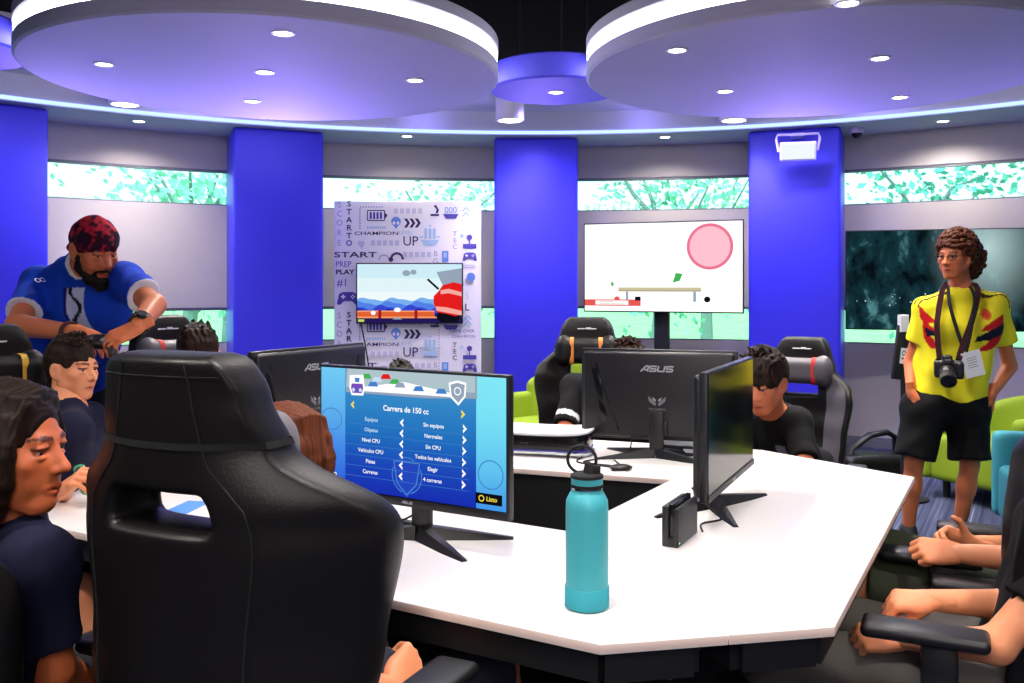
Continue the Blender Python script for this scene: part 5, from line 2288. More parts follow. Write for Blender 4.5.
# ---- far child behind the table, only the crown shows
fc = (0.15, -1.0)
r0 = (-0.60, 4.80)
j = dict(neck=at(400, 432, 4.72), head=at(401, 385, 4.66), shR=at(372, 440, 4.68), shL=at(430, 440, 4.72), elR=at(366, 470, 4.6), elL=at(436, 470, 4.6),
         wrR=at(384, 474, 4.40), wrL=at(418, 474, 4.40), hdir=Vector((0.1, -0.95, -0.35)), hup=Vector((0, -0.3, 1)))
j.update(sit_legs(r0, fc, hipz=0.42, knz=0.44))
person('child whose dark crown of hair shows above the lit menu monitor', r0, fc, j, SK_BOY, {},
       shirt=dict(col=rgb(50, 54, 70), sleeve=0.6, res=0.012), bottoms=dict(col=rgb(40, 42, 52), f=0.9), head=True,
       hair=dict(mesh=short_hair(top=0.012, seed=12, fringe=0.03, tuft=0.15), col=(0.012, 0.010, 0.006)), girth=0.75, arm=0.75, hs=0.93, brow=DKB, res=0.014)
st = thing('stool', 'low black stool under the child behind the lit menu monitor', 'stool', (-0.60, 4.88, 0))
m = MB()
m.lathe([(0, 0.30), (0.17, 0.30), (0.18, 0.31), (0.18, 0.34), (0.165, 0.355), (0, 0.36)], 32)
m.build('seat', M_leather, st)
for k in range(4):
    a = PI / 4 + k * PI / 2
    m = MB()
    m.tube([(0.13 * math.cos(a), 0.13 * math.sin(a), 0.30), (0.17 * math.cos(a), 0.17 * math.sin(a), 0.0)], 0.014, 8)
    m.build('leg', M_steel, st)

# ---- player behind the centre monitor
fm = (-0.10, -1.0)
r0 = (0.50, 4.48)
j = dict(neck=at(622, 390, 4.50), head=at(627, 366, 4.36), shR=at(575, 388, 4.46), shL=at(664, 394, 4.42), elR=at(563, 436, 4.28), elL=at(680, 440, 4.30),
         wrR=at(590, 448, 4.06), wrL=at(650, 452, 4.10), hdir=Vector((0.1, -0.95, -0.40)), hup=Vector((0, -0.35, 1)))
j.update(sit_legs(r0, fm))


def paint_cuff(V, C, J):
    a, b_ = J['shR'], J['elR']
    ab = b_ - a
    tt = ((V - a) @ ab) / (ab @ ab)
    off = np.linalg.norm(V - a - np.clip(tt, 0, 1)[:, None] * ab, axis=1)
    C[(tt > 0.60) & (tt < 0.69) & (off < 0.10)] = np.array(rgb(225, 228, 235))
    return C


person('player in black tee with white striped cuff behind the centre monitor', r0, fm, j, rgb(214, 120, 84),
       {'R': ((0.3, -0.9, -0.1), (0, 0, -1), GRIP), 'L': ((-0.3, -0.9, -0.1), (0, 0, -1), GRIP)},
       shirt=dict(col=TEEBLK, sleeve=0.80, paint=paint_cuff), bottoms=dict(col=rgb(30, 30, 36), f=1.9, name='trousers'), head=True,
       hair=dict(mesh=short_hair(top=0.010, seed=15, fringe=0.03), col=(0.024, 0.010, 0.006)), girth=0.95, arm=0.95, brow=BLK)

# ---- boy in black beside the edge on monitor
fk = (-0.55, -0.83)
r0 = (1.32, 4.34)
j = dict(neck=at(775, 416, 4.08), head=at(764, 382, 3.92), shR=at(742, 424, 4.12), shL=at(797, 424, 3.98), elR=at(742, 468, 4.0), elL=at(806, 466, 3.80),
         wrR=at(735, 470, 3.75), wrL=at(775, 474, 3.62), hdir=Vector((-0.62, -0.72, -0.32)), hup=Vector((-0.15, -0.2, 1)))
j['elL'].z = 0.66
j['wrL'].z = 0.64
j['elR'].z = 0.66
j['wrR'].z = 0.64
j.update(sit_legs(r0, fk, hipz=0.46, knz=0.46))


def paint_tag(V, C, J):
    mid = (J['shL'] + J['shR']) / 2
    sx = n3(J['shR'] - J['shL'])
    fx = (V - mid) @ sx
    zz = V[:, 2] - mid[2]
    m = (V[:, 1] > mid[1]) & (np.abs(fx + 0.055) < 0.020) & (np.abs(zz + 0.115) < 0.028)
    C[m] = np.array(rgb(120, 122, 130))
    return C


person('boy with thick dark hair in black tee looking down by the edge on monitor', r0, fk, j, rgb(206, 122, 84),
       {'R': ((-0.4, -0.9, 0.0), (0, 0, -1), GRIP), 'L': ((-0.4, -0.9, 0.0), (0, 0, -1), GRIP)},
       shirt=dict(col=TEEBLK, sleeve=0.85, paint=paint_tag), bottoms=dict(col=rgb(30, 30, 36), f=1.9, name='trousers'), head=True,
       hair=dict(mesh=short_hair(top=0.016, seed=17, fringe=0.040, full=0.010, nape=-0.085), col=(0.016, 0.008, 0.006), ), girth=0.92, arm=0.92, hs=1.05, brow=BLK)

# ---- photographer standing at the right
fs = (-0.20, -0.98)
DM = 4.9


def ms_(px, py, dd=0.0):
    return at(px, py, DM + dd)


j = dict(neck=ms_(961, 290, 0.0), head=ms_(955, 256, -0.04), shR=ms_(927, 308, -0.02), shL=ms_(996, 306, 0.0), elR=ms_(911, 362, 0.06), elL=ms_(1010, 366, 0.06),
         wrR=ms_(911, 392, -0.04), wrL=ms_(992, 394, -0.04), hipR=ms_(926, 408), hipL=ms_(966, 408), knR=ms_(914, 462, -0.03), knL=ms_(970, 464, -0.06),
         hdir=Vector((-0.80, -0.58, -0.10)), hup=Vector((0, 0, 1)))
j['anR'] = Vector((j['knR'].x - 0.0, DM + 0.04, 0.09))
j['anL'] = Vector((j['knL'].x - 0.02, DM + 0.02, 0.09))
for s in 'LR':
    j['toe' + s] = j['an' + s] + Vector((-0.03 if s == 'R' else 0.03, -0.15, -0.05))
YEL = rgb(240, 226, 44)


def paint_yellow(V, C, J):
    mid = (J['shL'] + J['shR']) / 2
    red, nav, brn = np.array(rgb(206, 26, 34)), np.array(rgb(18, 20, 46)), np.array(rgb(70, 46, 20))
    k = DM / FOC
    # front seen by the photographer's opposite number: plane of the chest
    gx, gz = V[:, 0], V[:, 2]
    m0 = mid
    U = -(gx - m0[0]) / k + 961      # chest plane in photo-sized units
    Vv = -(gz - m0[2]) / k + 301
    front = V[:, 1] > m0[1] - 0.01
    arm_ = np.zeros(len(V), bool)
    for s in 'LR':
        a, b_ = J['sh' + s], J['el' + s]
        ab = b_ - a
        tt = ((V - a) @ ab) / (ab @ ab)
        off = np.linalg.norm(V - a - np.clip(tt, 0, 1)[:, None] * ab, axis=1)
        arm_ |= (tt > 0.18) & (off < 0.075)
    tr_ = front & ~arm_
    for poly, c in (
        ([(917, 299), (932, 316), (924, 317), (935, 327), (926, 328), (936, 341), (928, 342), (922, 332), (919, 318)], red),
        ([(922, 320), (934, 328), (924, 330)], nav),
        ([(998, 308), (979, 318), (972, 325), (986, 323), (1000, 316)], red),
        ([(1000, 316), (984, 323), (970, 330), (968, 335), (984, 333), (1000, 326)], nav),
        ([(1000, 326), (985, 332), (976, 339), (968, 345), (984, 343), (999, 334)], red),
    ):
        C[tr_ & inpoly(U, Vv, poly)] = c
    C[tr_ & (np.hypot(U - 980, Vv - 308) < 5.6)] = np.array(rgb(222, 120, 40))
    C[tr_ & (np.hypot(U - 980, Vv - 308) < 3.6)] = np.array(rgb(206, 60, 50))
    # three dark lines along each shoulder
    for s in 'LR':
        a, b_ = J['neck'], J['sh' + s]
        ab = b_ - a
        L = np.linalg.norm(ab)
        d = ab / L
        e = n3(J['el' + s] - J['sh' + s])
        tt = (V - a) @ d
        yy = V[:, 1] - (a[1] + (b_[1] - a[1]) * np.clip(tt / L, 0, 1))
        up = V[:, 2] > (a[2] + (b_[2] - a[2]) * np.clip(tt / L, 0, 1)) - 0.01
        for q in (-0.004, 0.020, 0.044):
            C[up & (tt > 0.085) & (tt < L + 0.055) & (np.abs(yy - q) < 0.0045)] = brn
    return C


t, W, Wi, J, Mh = person('man with curly brown hair and glasses standing in a yellow football jersey', (j['neck'].x, DM), fs, j, SK_PHOTO,
                         {'R': ((0.12, -0.06, -0.9), (0.9, 0.1, 0.1), EASY), 'L': ((-0.18, -0.06, -0.9), (-0.9, 0.1, 0.1), EASY)},
                         shirt=dict(col=YEL, paint=paint_yellow, sleeve=0.60, name='jersey', nk=0.026, add=0.016, res=0.0062, fold=0.0045, hem=0.80),
                         bottoms=dict(col=rgb(10, 10, 12), f=0.93, add=0.027, rise=0.012), head=True, girth=0.86, arm=0.92, hs=0.98, brow=DKB)
# curls
S_ = SDF((-0.16, -0.19, -0.15), (0.16, 0.14, 0.19), 0.004)
S_.ell((0, -0.030, 0.050), (0.088, 0.105, 0.092), 0.01)
S_.ell((0, -0.116, -0.026), (0.096, 0.078, 0.104), 0.02)
rc = np.random.default_rng(5)
for k in range(760):
    u = n3(rc.normal(size=3))
    p = np.array((0, -0.035, 0.035)) + u * np.array((0.096, 0.118, 0.112))
    if p[1] > 0.055 and p[2] < 0.055:
        continue
    if p[2] < -0.01 and p[1] > -0.005:
        continue
    r = 0.007 + 0.008 * rc.random()
    S_.ell(p, (r, r, r), 0.003)
for k in range(420):
    u = n3(rc.normal(size=3))
    p = np.array((0, -0.116, -0.026)) + u * np.array((0.096, 0.080, 0.104)) * (0.92 + 0.14 * rc.random())
    if p[1] > -0.02:
        continue
    r = 0.008 + 0.009 * rc.random()
    S_.ell(p, (r, r, r), 0.003)
S_.ell((0, 0.110, -0.045), (0.066, 0.075, 0.085), 0.006, sub=True)
S_.noise(0.002, 260, 4)
V, Q = S_.mesh()
C = hair_cols(V, (0.070, 0.020, 0.008))
np_object('hair', xform(V, Mh), Q, M_hairvc, t, C)
# glasses
m = MB()
for s in (-1, 1):
    m.tube([Vector((s * 0.033 + 0.024 * math.cos(a), 0.098, 0.0 + 0.017 * math.sin(a))) for a in [2 * PI * k / 24 for k in range(24)]], 0.0016, 6, closed=True, M=Mh)
    m.tube([(s * 0.057, 0.098, 0.004), (s * 0.076, 0.05, 0.006), (s * 0.080, -0.01, 0.002)], 0.0014, 6, M=Mh)
m.tube([(-0.009, 0.098, 0.004), (0, 0.101, 0.008), (0.009, 0.098, 0.004)], 0.0014, 6, M=Mh)
gl = m.build('glasses', M_steel, t)
for s in (-1, 1):
    m = MB()
    m.lathe([(0, -0.0004), (0.0225, -0.0004), (0.0225, 0.0004), (0, 0.0004)], 24, M=Mh @ Matrix.Translation((s * 0.033, 0.098, 0)) @ Matrix.Rotation(PI / 2, 4, 'X') @ Matrix.Diagonal((1, 0.70, 1, 1)))
    m.build('lens', glass_mat('spectacle glass', (0.95, 0.97, 0.98), 0.12), gl)


def strap(pts, wd, m, name, parent=None, nrm=(0, -1, 0)):
    """flat ribbon through points, its face towards nrm"""
    P_ = [Vector(p) for p in pts]
    out = []
    for i in range(len(P_) - 1):
        p0, p1, p2, p3 = P_[max(i - 1, 0)], P_[i], P_[i + 1], P_[min(i + 2, len(P_) - 1)]
        for k in range(7):
            q = k / 7
            out.append(0.5 * ((2 * p1) + (p2 - p0) * q + (2 * p0 - 5 * p1 + 4 * p2 - p3) * q * q + (3 * p1 - p0 - 3 * p2 + p3) * q ** 3))
    out.append(P_[-1])
    mb = MB()
    rows = []
    N = Vector(nrm).normalized()
    for i, p in enumerate(out):
        d = (out[min(i + 1, len(out) - 1)] - out[max(i - 1, 0)]).normalized()
        w_ = d.cross(N).normalized() * wd / 2
        h_ = N * 0.0012
        rows.append([mb.bm.verts.new(q) for q in (p - w_ - h_, p + w_ - h_, p + w_ + h_, p - w_ + h_)])
    for p, q in zip(rows, rows[1:]):
        for k in range(4):
            mb.bm.faces.new((p[k], p[(k + 1) % 4], q[(k + 1) % 4], q[k]))
    mb.bm.faces.new(rows[0])
    mb.bm.faces.new(rows[-1])
    return mb, out


M_strap = mat('camera strap cloth', rgb(62, 16, 24), 0.7)
M_lany = mat('lanyard cloth', rgb(22, 20, 22), 0.7)
CS = 1.22
cm = thing('camera', 'black camera with a long lens hanging on a strap before the yellow jersey', 'camera', ms_(948, 369, -0.235), rz_face(-0.35, -0.94))
S_ = SDF((-0.10, -0.07, -0.08), (0.10, 0.08, 0.09), 0.004)
S_.box((0, 0, 0), (0.066, 0.030, 0.045), 0.014)
S_.box((-0.052, 0.012, -0.004), (0.020, 0.034, 0.044), 0.014, 0.012)
S_.box((0.004, 0.004, 0.048), (0.024, 0.028, 0.024), 0.010, 0.010)
V, Q = S_.mesh()
np_object('body', V, Q, M_blackpl, cm)
m = MB()
m.lathe([(0, 0), (0.034, 0.0), (0.036, 0.01), (0.036, 0.045), (0.033, 0.05), (0.035, 0.055), (0.039, 0.062), (0.039, 0.105), (0.034, 0.108), (0.032, 0.098), (0, 0.096)], 36, M=Matrix.Translation((0.008, 0.024, -0.006)) @ Matrix.Rotation(-PI / 2 - 0.45, 4, 'X'))
ln = m.build('lens', M_blackpl, cm)
m = MB()
m.lathe([(0, 0.0965), (0.030, 0.0985), (0.030, 0.0995), (0, 0.1025)], 28, M=Matrix.Translation((0.008, 0.024, -0.006)) @ Matrix.Rotation(-PI / 2 - 0.45, 4, 'X'))
m.build('front_glass', mat('coated glass', rgb(16, 14, 30), 0.05), ln)
m = MB()
m.cyl((-0.046, 0, 0.044), (-0.046, 0, 0.054), 0.010, n=16)
m.cyl((0.046, 0, 0.044), (0.046, 0, 0.052), 0.013, n=18)
m.build('dial', M_gloss, cm)
cmi = (Matrix.Translation(cm.location) @ Matrix.Rotation(cm.rotation_euler[2], 4, 'Z')).inverted()
d = Decal(0, 0, 0.001, 0.001, 0)
d.text('Canon', 0, 0, 8, M_logo, bold=0.02)
o = d.done('maker_name', cm, (0.004, 0.0345, 0.050), (0, 0, PI))
mb, o1 = strap([ms_(973, 283, -0.06), ms_(978, 292, -0.11), ms_(972, 320, -0.165), ms_(962, 348, -0.185), ms_(958, 362, -0.19)], 0.032, M_strap, '')
mb.bm.transform(cmi)
mb.build('neck_strap', M_strap, cm)
mb, o2 = strap([ms_(947, 283, -0.06), ms_(942, 292, -0.11), ms_(938, 315, -0.165), ms_(937, 330, -0.185), ms_(940, 362, -0.20)], 0.030, M_strap, '')
mb.bm.transform(cmi)
mb.build('neck_strap', M_strap, cm)
# lanyard and badge
bd = thing('name_badge', 'white paper badge on a dark lanyard over the yellow jersey', 'badge', ms_(973, 364, -0.185), rz_face(0.05, -1))
bdi = (Matrix.Translation(bd.location) @ Matrix.Rotation(bd.rotation_euler[2], 4, 'Z')).inverted()
m = MB()
m.box((0, 0, 0), (0.105, 0.003, 0.135), rot=(0, math.radians(14), 0), bev=0.001)
m.build('card', M_white, bd, smooth=False)
d = Decal(0, 0, 0.001, 0.001, 0)
for k in range(5):
    d.rect(-30, -35 + 12 * k, 25 - 6 * (k % 2), -32 + 12 * k, M_grey)
d.done('card_print', bd, (0, 0.0022, 0), (0, math.radians(-14), PI))
for ptsx in ([ms_(948, 286, -0.09), ms_(950, 305, -0.155), ms_(957, 330, -0.175), ms_(964, 350, -0.185)], [ms_(970, 286, -0.09), ms_(975, 300, -0.15), ms_(971, 330, -0.178), ms_(966, 352, -0.188)]):
    mb, oo = strap(ptsx, 0.019, M_lany, '')
    mb.bm.transform(bdi)
    mb.build('lanyard', M_lany, bd)

# ---- the two players along the right edge: arms, knees and hands in view
f7 = Vector((-0.90, 0.44, 0)).normalized()


def right_player(label, r0, jj, skin, shorts, shirtc, hands, hair_seed, hipz=0.50, sleeve=0.7, f=0.90, bname='shorts'):
    jj = dict(jj)
    jj.update(sit_legs(r0, (f7.x, f7.y), hipz=hipz, knz=hipz + 0.02, spread=0.16, reach=jj.pop('reach', 0.43), back=0.20))
    return person(label, r0, (f7.x, f7.y), jj, skin, hands, shirt=dict(col=shirtc, sleeve=sleeve), bottoms=dict(col=shorts, f=f, name=bname), head=True,
                  hair=dict(mesh=short_hair(top=0.012, seed=hair_seed, full=0.008, fringe=0.03), col=(0.034, 0.012, 0.008)), girth=0.95, arm=0.95, brow=BLK, res=0.009)


right_player('player at right edge in olive shorts with both hands resting over the knees', (1.40, 2.66),
             dict(neck=Vector((1.70, 2.56, 1.04)), head=Vector((1.77, 2.58, 1.20)), shL=Vector((1.62, 2.40, 0.97)), shR=Vector((1.70, 2.72, 0.97)), elL=at(1040, 562, 2.40), elR=at(1030, 548, 2.84),
                  wrL=at(956, 553, 2.48), wrR=at(972, 544, 2.76), hdir=Vector((-0.86, 0.3, -0.25)), hup=Vector((-.1, 0, 1)), reach=0.46),
             SK_BOY, rgb(52, 56, 44), TEEBLK,
             {'L': ((-0.95, 0.20, 0.02), (0.1, 0.75, -0.6), FIST), 'R': ((-0.92, 0.15, 0.30), (0.1, -0.75, -0.6), {'curl': (0.9, 1.0, 0.6), 'thumb': (0.75, 0.65, 0.1), 'tb': 0.1})}, 21, hipz=0.52)
right_player('player at lower right in black tee and grey trousers, forearms along the armrest', (1.06, 2.27),
             dict(neck=Vector((1.42, 2.12, 1.01)), head=Vector((1.445, 2.17, 1.17)), shL=Vector((1.30, 1.97, 0.92)), shR=Vector((1.42, 2.28, 0.93)), elL=at(996, 646, 1.99), elR=at(1022, 606, 2.22),
                  wrL=at(900, 638, 2.15), wrR=at(930, 600, 2.22), hdir=Vector((-0.86, 0.45, -0.2)), hup=Vector((0, 0, 1)), reach=0.44),
             SK_BOY, rgb(92, 88, 84), TEEBLK,
             {'L': ((-0.9, 0.3, -0.1), (0.1, 0.6, -0.7), FIST), 'R': ((-0.97, 0.1, -0.05), (0.1, 0.3, -0.9), FIST)}, 23, hipz=0.48, f=1.9, bname='trousers')
# ---------------------------------------------------------------- printed poster panel
I_dark = mat('print dark violet', rgb(42, 34, 84), 0.7)
I_violet = mat('print violet', rgb(78, 66, 158), 0.7)
I_blue = mat('print blue', rgb(110, 150, 214), 0.7)
I_pale = mat('print pale blue', rgb(176, 204, 226), 0.7)
I_faint = mat('print faint grey', rgb(212, 208, 222), 0.7)
I_grey = mat('print grey', rgb(168, 168, 190), 0.7)
M_board = mat('white poster board', rgb(246, 240, 238), 0.6, vary=0.01)
DP = 8.10
u_ = DP / FOC
pp = thing('poster_panel', 'tall white panel printed with violet game words and icons between two blue pillars', 'poster panel', ((407.5 - 512) * u_, DP, 0))
y_floor = HZ + CAMH / u_
m = MB()
m.box((0, 0.03, (y_floor - 201) * u_ / 2), (147 * u_, 0.05, (y_floor - 201) * u_), bev=0.004)
m.build('board', M_board, pp, smooth=False)
for sx in (-1, 1):
    m = MB()
    m.box((sx * 50 * u_, 0.11, 0.02), (0.06, 0.24, 0.04), bev=0.005)
    m.build('foot', M_steel, pp, smooth=False)
d = Decal(407.5, y_floor, u_, u_, -0.0048, 0.00008)
d.base = -0.0046
d.base = 0.0


def gamepad(x, y, s, mm, hole):
    d.pg([(x - 9 * s, y - 4 * s), (x - 5 * s, y - 6 * s), (x + 5 * s, y - 6 * s), (x + 9 * s, y - 4 * s), (x + 11 * s, y + 6 * s), (x + 8 * s, y + 7 * s), (x + 4 * s, y + 3 * s),
          (x - 4 * s, y + 3 * s), (x - 8 * s, y + 7 * s), (x - 11 * s, y + 6 * s)], mm)
    d.rect(x - 7 * s, y - 2 * s, x - 2.5 * s, y - 0.6 * s, hole)
    d.rect(x - 5.4 * s, y - 3.6 * s, x - 4 * s, y + 1 * s, hole)
    for q, w in ((3.5, -1.3), (6.5, -1.3), (5, -2.8), (5, 0.2)):
        d.disc(x + q * s, y + w * s, 0.8 * s, 0.8 * s, hole, 10)


for oy in (0, 111):
    for ch, y in zip('SCORE', (205, 214, 223, 233, 243)):
        d.text(ch, 339.5, y + oy, 6, I_grey, xs=0.9)
    for ch, y in zip('START', (204, 212, 220, 228, 236)):
        d.text(ch, 349, y + oy, 5.4, I_dark, bold=0.02, xs=1.1)
    d.ring(349, 243 + oy, 2.4, 2.4, 1.2, I_violet, 14)
    for k in range(9):
        d.rect(360 + 2.7 * k, 206.5 + oy, 361.2 + 2.7 * k, 207.4 + oy, I_violet)
        d.rect(359.4, 208.5 + 2.4 * k + oy, 360.4, 209.7 + 2.4 * k + oy, I_violet)
    d.line([(367.5, 210.5 + oy), (384.5, 210.5 + oy), (384.5, 220.5 + oy), (367.5, 220.5 + oy), (367.5, 210.5 + oy)], 1.0, I_dark)
    d.pg([(385, 212.5 + oy), (387.6, 215.5 + oy), (385, 218.8 + oy)], I_dark)
    for k in range(4):
        d.rect(369.6 + 3.4 * k, 212.2 + oy, 371.8 + 3.4 * k, 219 + oy, I_violet)
    for k in range(5):
        d.rect(408 - 14 + 6 * k, 211 - 2.6 + oy, 408 - 10 + 6 * k, 211 + 2.6 + oy, I_faint)
    for k in range(9):
        d.rect(366.5 + 2.2 * k, 226.4 + oy, 368 + 2.2 * k, 228.6 + oy, I_pale)
    d.disc(396, 221.5 + oy, 4.8, 4.8, I_blue, 20)
    d.pg([(391.4, 222.5 + oy), (400.6, 222.5 + oy), (396, 229 + oy)], I_blue)
    for sg in (-1, 1):
        d.disc(396 + sg * 2, 223 + oy, 1.4, 1.7, M_board, 10)
    for k in range(3):
        x = 404 + 5.4 * k
        d.pg([(x, 218.5 + oy), (x + 3, 218.5 + oy), (x + 6, 223 + oy), (x + 3, 227.6 + oy), (x, 227.6 + oy), (x + 3, 223 + oy)], I_dark)
    d.text('CHAMPION', 376.5, 233.5 + oy, 3.4, I_dark, xs=1.75, bold=0.01)
    d.text('LEVEL', 406, 232.8 + oy, 3.8, I_pale, xs=1.0)
    d.text('UP', 410.5, 241.5 + oy, 9.5, I_dark, xs=0.95)
    for q in ((358, 241, 361, 245), (361.5, 241, 364.5, 245), (359.4, 243, 363.4, 247), (360.6, 245, 362.2, 248.6)):
        d.rect(q[0], q[1] + oy, q[2], q[3] + oy, I_faint)
    for k in range(5):
        d.rect(385 - 14 + 6 * k, 243 - 2.6 + oy, 385 - 10 + 6 * k, 243 + 2.6 + oy, I_faint)
    for k in range(3):
        d.rect(424.4 + 4.2 * k, 228.5 + oy, 427.2 + 4.2 * k, 238.8 + oy, I_pale)
    d.pg([(421, 240 + oy), (439, 240 + oy), (436, 245.2 + oy), (424, 245.2 + oy)], I_pale)
    d.rect(419.6, 236.3 + oy, 423.4, 237.6 + oy, I_pale)
    d.rect(436.4, 236.3 + oy, 440.2, 237.6 + oy, I_pale)
    d.rect(428.6, 225 + oy, 431.2, 226.4 + oy, I_pale)
    d.pg([(430.6, 214 + oy), (439, 214 + oy), (439, 216 + oy), (430.6, 216 + oy)], I_dark)
    d.pg([(433.6, 206 + oy), (436, 204.8 + oy), (439, 210 + oy), (438, 213 + oy), (435.6, 213.4 + oy), (436.6, 209.4 + oy)], I_dark)
    d.pg([(443, 214 + oy), (458.5, 214 + oy), (456, 218.6 + oy), (446, 218.6 + oy)], I_violet)
    for k in range(3):
        d.ring(446.5 + 4.2 * k, 210 + oy, 1.6, 2.6, 0.7, I_blue, 10)
    for k in range(2):
        d.line([(462.6, 211.4 + 5 * k + oy), (466, 207.4 + 5 * k + oy), (469.4, 211.4 + 5 * k + oy)], 1.2, I_pale)
    for ch, y in zip('TEC', (234, 240.6, 247)):
        d.text(ch, 455, y + oy, 4.6, I_grey if oy == 0 else I_dark, bold=0.01)
    d.disc(461.8, 236 + oy, 1.8, 1.8, I_pale, 12)
    d.disc(469.5, 237.4 + oy, 2.7, 2.7, I_violet, 18)
    d.rect(469, 240 + oy, 470, 245 + oy, I_violet)
    d.rect(463, 244 + oy, 476.4, 248.4 + oy, I_violet)
    gamepad(469.8, 256.5 + oy, 0.66, I_violet, M_board)
    d.text('START', 355.5, 255 + oy, 5.4, I_dark, xs=1.9, bold=0.015)
    d.ring(384, 260 + oy, 5, 5, 1.0, I_grey, 14, 180, 360)
    d.ring(397, 259.5 + oy, 6, 6.2, 2.4, I_dark, 14, 180, 360)
    d.disc(391, 259.5 + oy, 2.4, 2.4, I_dark, 12)
    d.text('PREP', 343.5, 264.4 + oy, 5.8, I_violet, xs=0.9)
    d.text('PLAY', 345, 272.2 + oy, 4.6, I_dark, bold=0.03, xs=1.25)
    d.text('#1', 342.5, 283 + oy, 7.5, I_violet, xs=0.95)
    gamepad(348, 298 + oy, 1.0, I_violet, M_board)
    for ch, y in (('B', 254), ('G', 261.5)):
        d.text(ch, 435.6, y + oy, 5.4, I_grey)
    d.rect(442, 251 + oy, 448.4, 262 + oy, I_blue)
    d.rect(443.6, 252.6 + oy, 446.8, 257.6 + oy, I_pale)
    for k in range(5):
        d.rect(417 - 14 + 6 * k, 254.5 - 2.6 + oy, 417 - 10 + 6 * k, 254.5 + 2.6 + oy, I_faint)
    d.rect(463, 264.8 + oy, 475, 266.2 + oy, I_faint)
for k in range(14):
    d.rect(438.6, 329 + 3 * k, 439.6, 330.4 + 3 * k, I_grey)
d.disc(471, 277, 4.4, 4.4, I_blue, 20)
d.text('S', 467.5, 296, 6, I_faint)
d.text('L', 467, 307.5, 6.6, I_dark, bold=0.02)
for k in range(2):
    d.line([(463.6, 319.6 + 5.4 * k), (467.4, 315.6 + 5.4 * k), (471.2, 319.6 + 5.4 * k)], 1.6, I_pale)
d.text('GAME OVER', 462, 331, 2.8, I_violet, xs=1.15)
d.text('CHAMPION', 464, 336.4, 2.6, I_violet, xs=1.2)
d.done('print', pp, (0, 0.0046, 0))

# ---------------------------------------------------------------- wall screens
M_tvframe = mat('tv frame', rgb(18, 18, 22), 0.35)
T_sky = [emat('sky band', c, 1.0) for c in (rgb(206, 238, 248), rgb(226, 246, 250), rgb(240, 250, 252))]
T_h1, T_h2, T_h3 = emat('hill far', rgb(120, 176, 240), 1), emat('hill middle', rgb(84, 128, 232), 1), emat('hill near', rgb(52, 70, 206), 1)
T_hd = emat('hill dark', rgb(24, 30, 150), 1)
T_or, T_or2, T_br, T_nv = emat('orange', rgb(226, 96, 48), 1), emat('pale orange', rgb(244, 158, 110), 1), emat('brick', rgb(150, 30, 40), 1), emat('navy', rgb(36, 24, 84), 1)
T_pk = emat('salmon', rgb(246, 170, 160), 1)


def tv(name, label, loc, rotz, w, h, th=0.05, bez=0.010):
    t = thing(name, label, 'television', loc, rotz)
    m = MB()
    m.box((0, th / 2, 0), (w, th * 0.5, h), bev=0.004)
    m.box((0, th * 0.85, -h * 0.1), (w * 0.7, th * 0.6, h * 0.6), bev=0.01)
    m.build('housing', M_tvframe, t)
    return t


t1 = tv('television', 'small flat television hung on the printed poster panel, showing an orange and blue cartoon game', ((410 - 512) * u_, DP - 0.055, CAMH - (293.2 - HZ) * u_), 0, 106.5 * u_, 60.5 * u_)
d = Decal(53, 30, u_, u_, -0.0122, 0.00012)
d.base = -0.0125
for k in range(3):
    d.rect(1, 1 + 14 * k, 105, 15 + 14 * k, T_sky[k])
for base_, amp, mm, ph, top_ in ((36, 1.4, T_h1, 0, 36), (40, 1.8, T_h2, 1, 40), (44, 2.2, T_h3, 2.5, 44), (47.5, 2.0, T_hd, 0.7, 48)):
    pts = [(1 + 104 * k / 40, top_ - amp * math.sin(k * 0.55 + ph) - amp * 0.5 * math.sin(k * 1.1 + ph * 2)) for k in range(41)]
    d.pg([(105, 52), (1, 52)][::-1] + pts[::-1], mm)
d.rect(1, 47.6, 78, 54.2, T_or)
d.rect(1, 47.2, 78, 48.6, T_or2)
d.rect(1, 53.2, 80, 54.8, T_or2)
for x in (22, 58):
    d.rect(x, 46.4, x + 3, 55, T_br)
for x in (17, 41):
    d.disc(x, 49.5 if x == 17 else 46.5, 2.4 if x == 17 else 3.4, 2.2, E_white, 16)
d.rect(1, 55, 105, 59.5, T_nv)
d.pg([(36, 56), (41, 53.4), (46, 56)], E_grey)
d.rect(2, 56, 8, 58.4, emat('lime', rgb(190, 220, 90), 1))
d.line([(71, 16), (82, 26)], 2.2, E_black)
for x, y, rx, ry, c in ((50, 10, 4, 3, E_grey), (57, 9, 3, 2.6, E_grey)):
    d.disc(x, y, rx, ry, c, 14)
d.pg([(80, 9), (105, 5), (105, 24), (86, 22)], E_grey)
d.pg([(82, 28), (86, 22), (97, 19), (105, 21), (105, 50), (99, 53), (88, 53), (80, 48), (77, 40), (77, 33)], E_red)
d.pg([(84, 27), (92, 25.5), (105, 29), (105, 33), (92, 30), (84, 31)], T_pk)
d.pg([(79, 43), (90, 44), (105, 47.5), (105, 52), (92, 49.6), (80, 47.4)], T_pk)
d.pg([(81, 49), (90, 50.5), (103, 54), (101, 59), (84, 59), (80, 54)], E_black)
d.done('screen', t1)
m = MB()
m.box((0, 0.03, 0), (0.3, 0.03, 0.2), bev=0.004)
m.build('wall_bracket', M_steel, t1)
cable([Vector(((361 - 512) * u_, DP - 0.012, CAMH - (322 - HZ) * u_)), Vector(((363 - 512) * u_, DP - 0.015, 1.0)), Vector(((368 - 512) * u_, DP - 0.012, 0.75)), Vector(((371 - 512) * u_, DP - 0.012, 0.45)), Vector(((372 - 512) * u_, DP - 0.012, 0.02))], 'black cable hanging down the printed poster panel', 0.006)

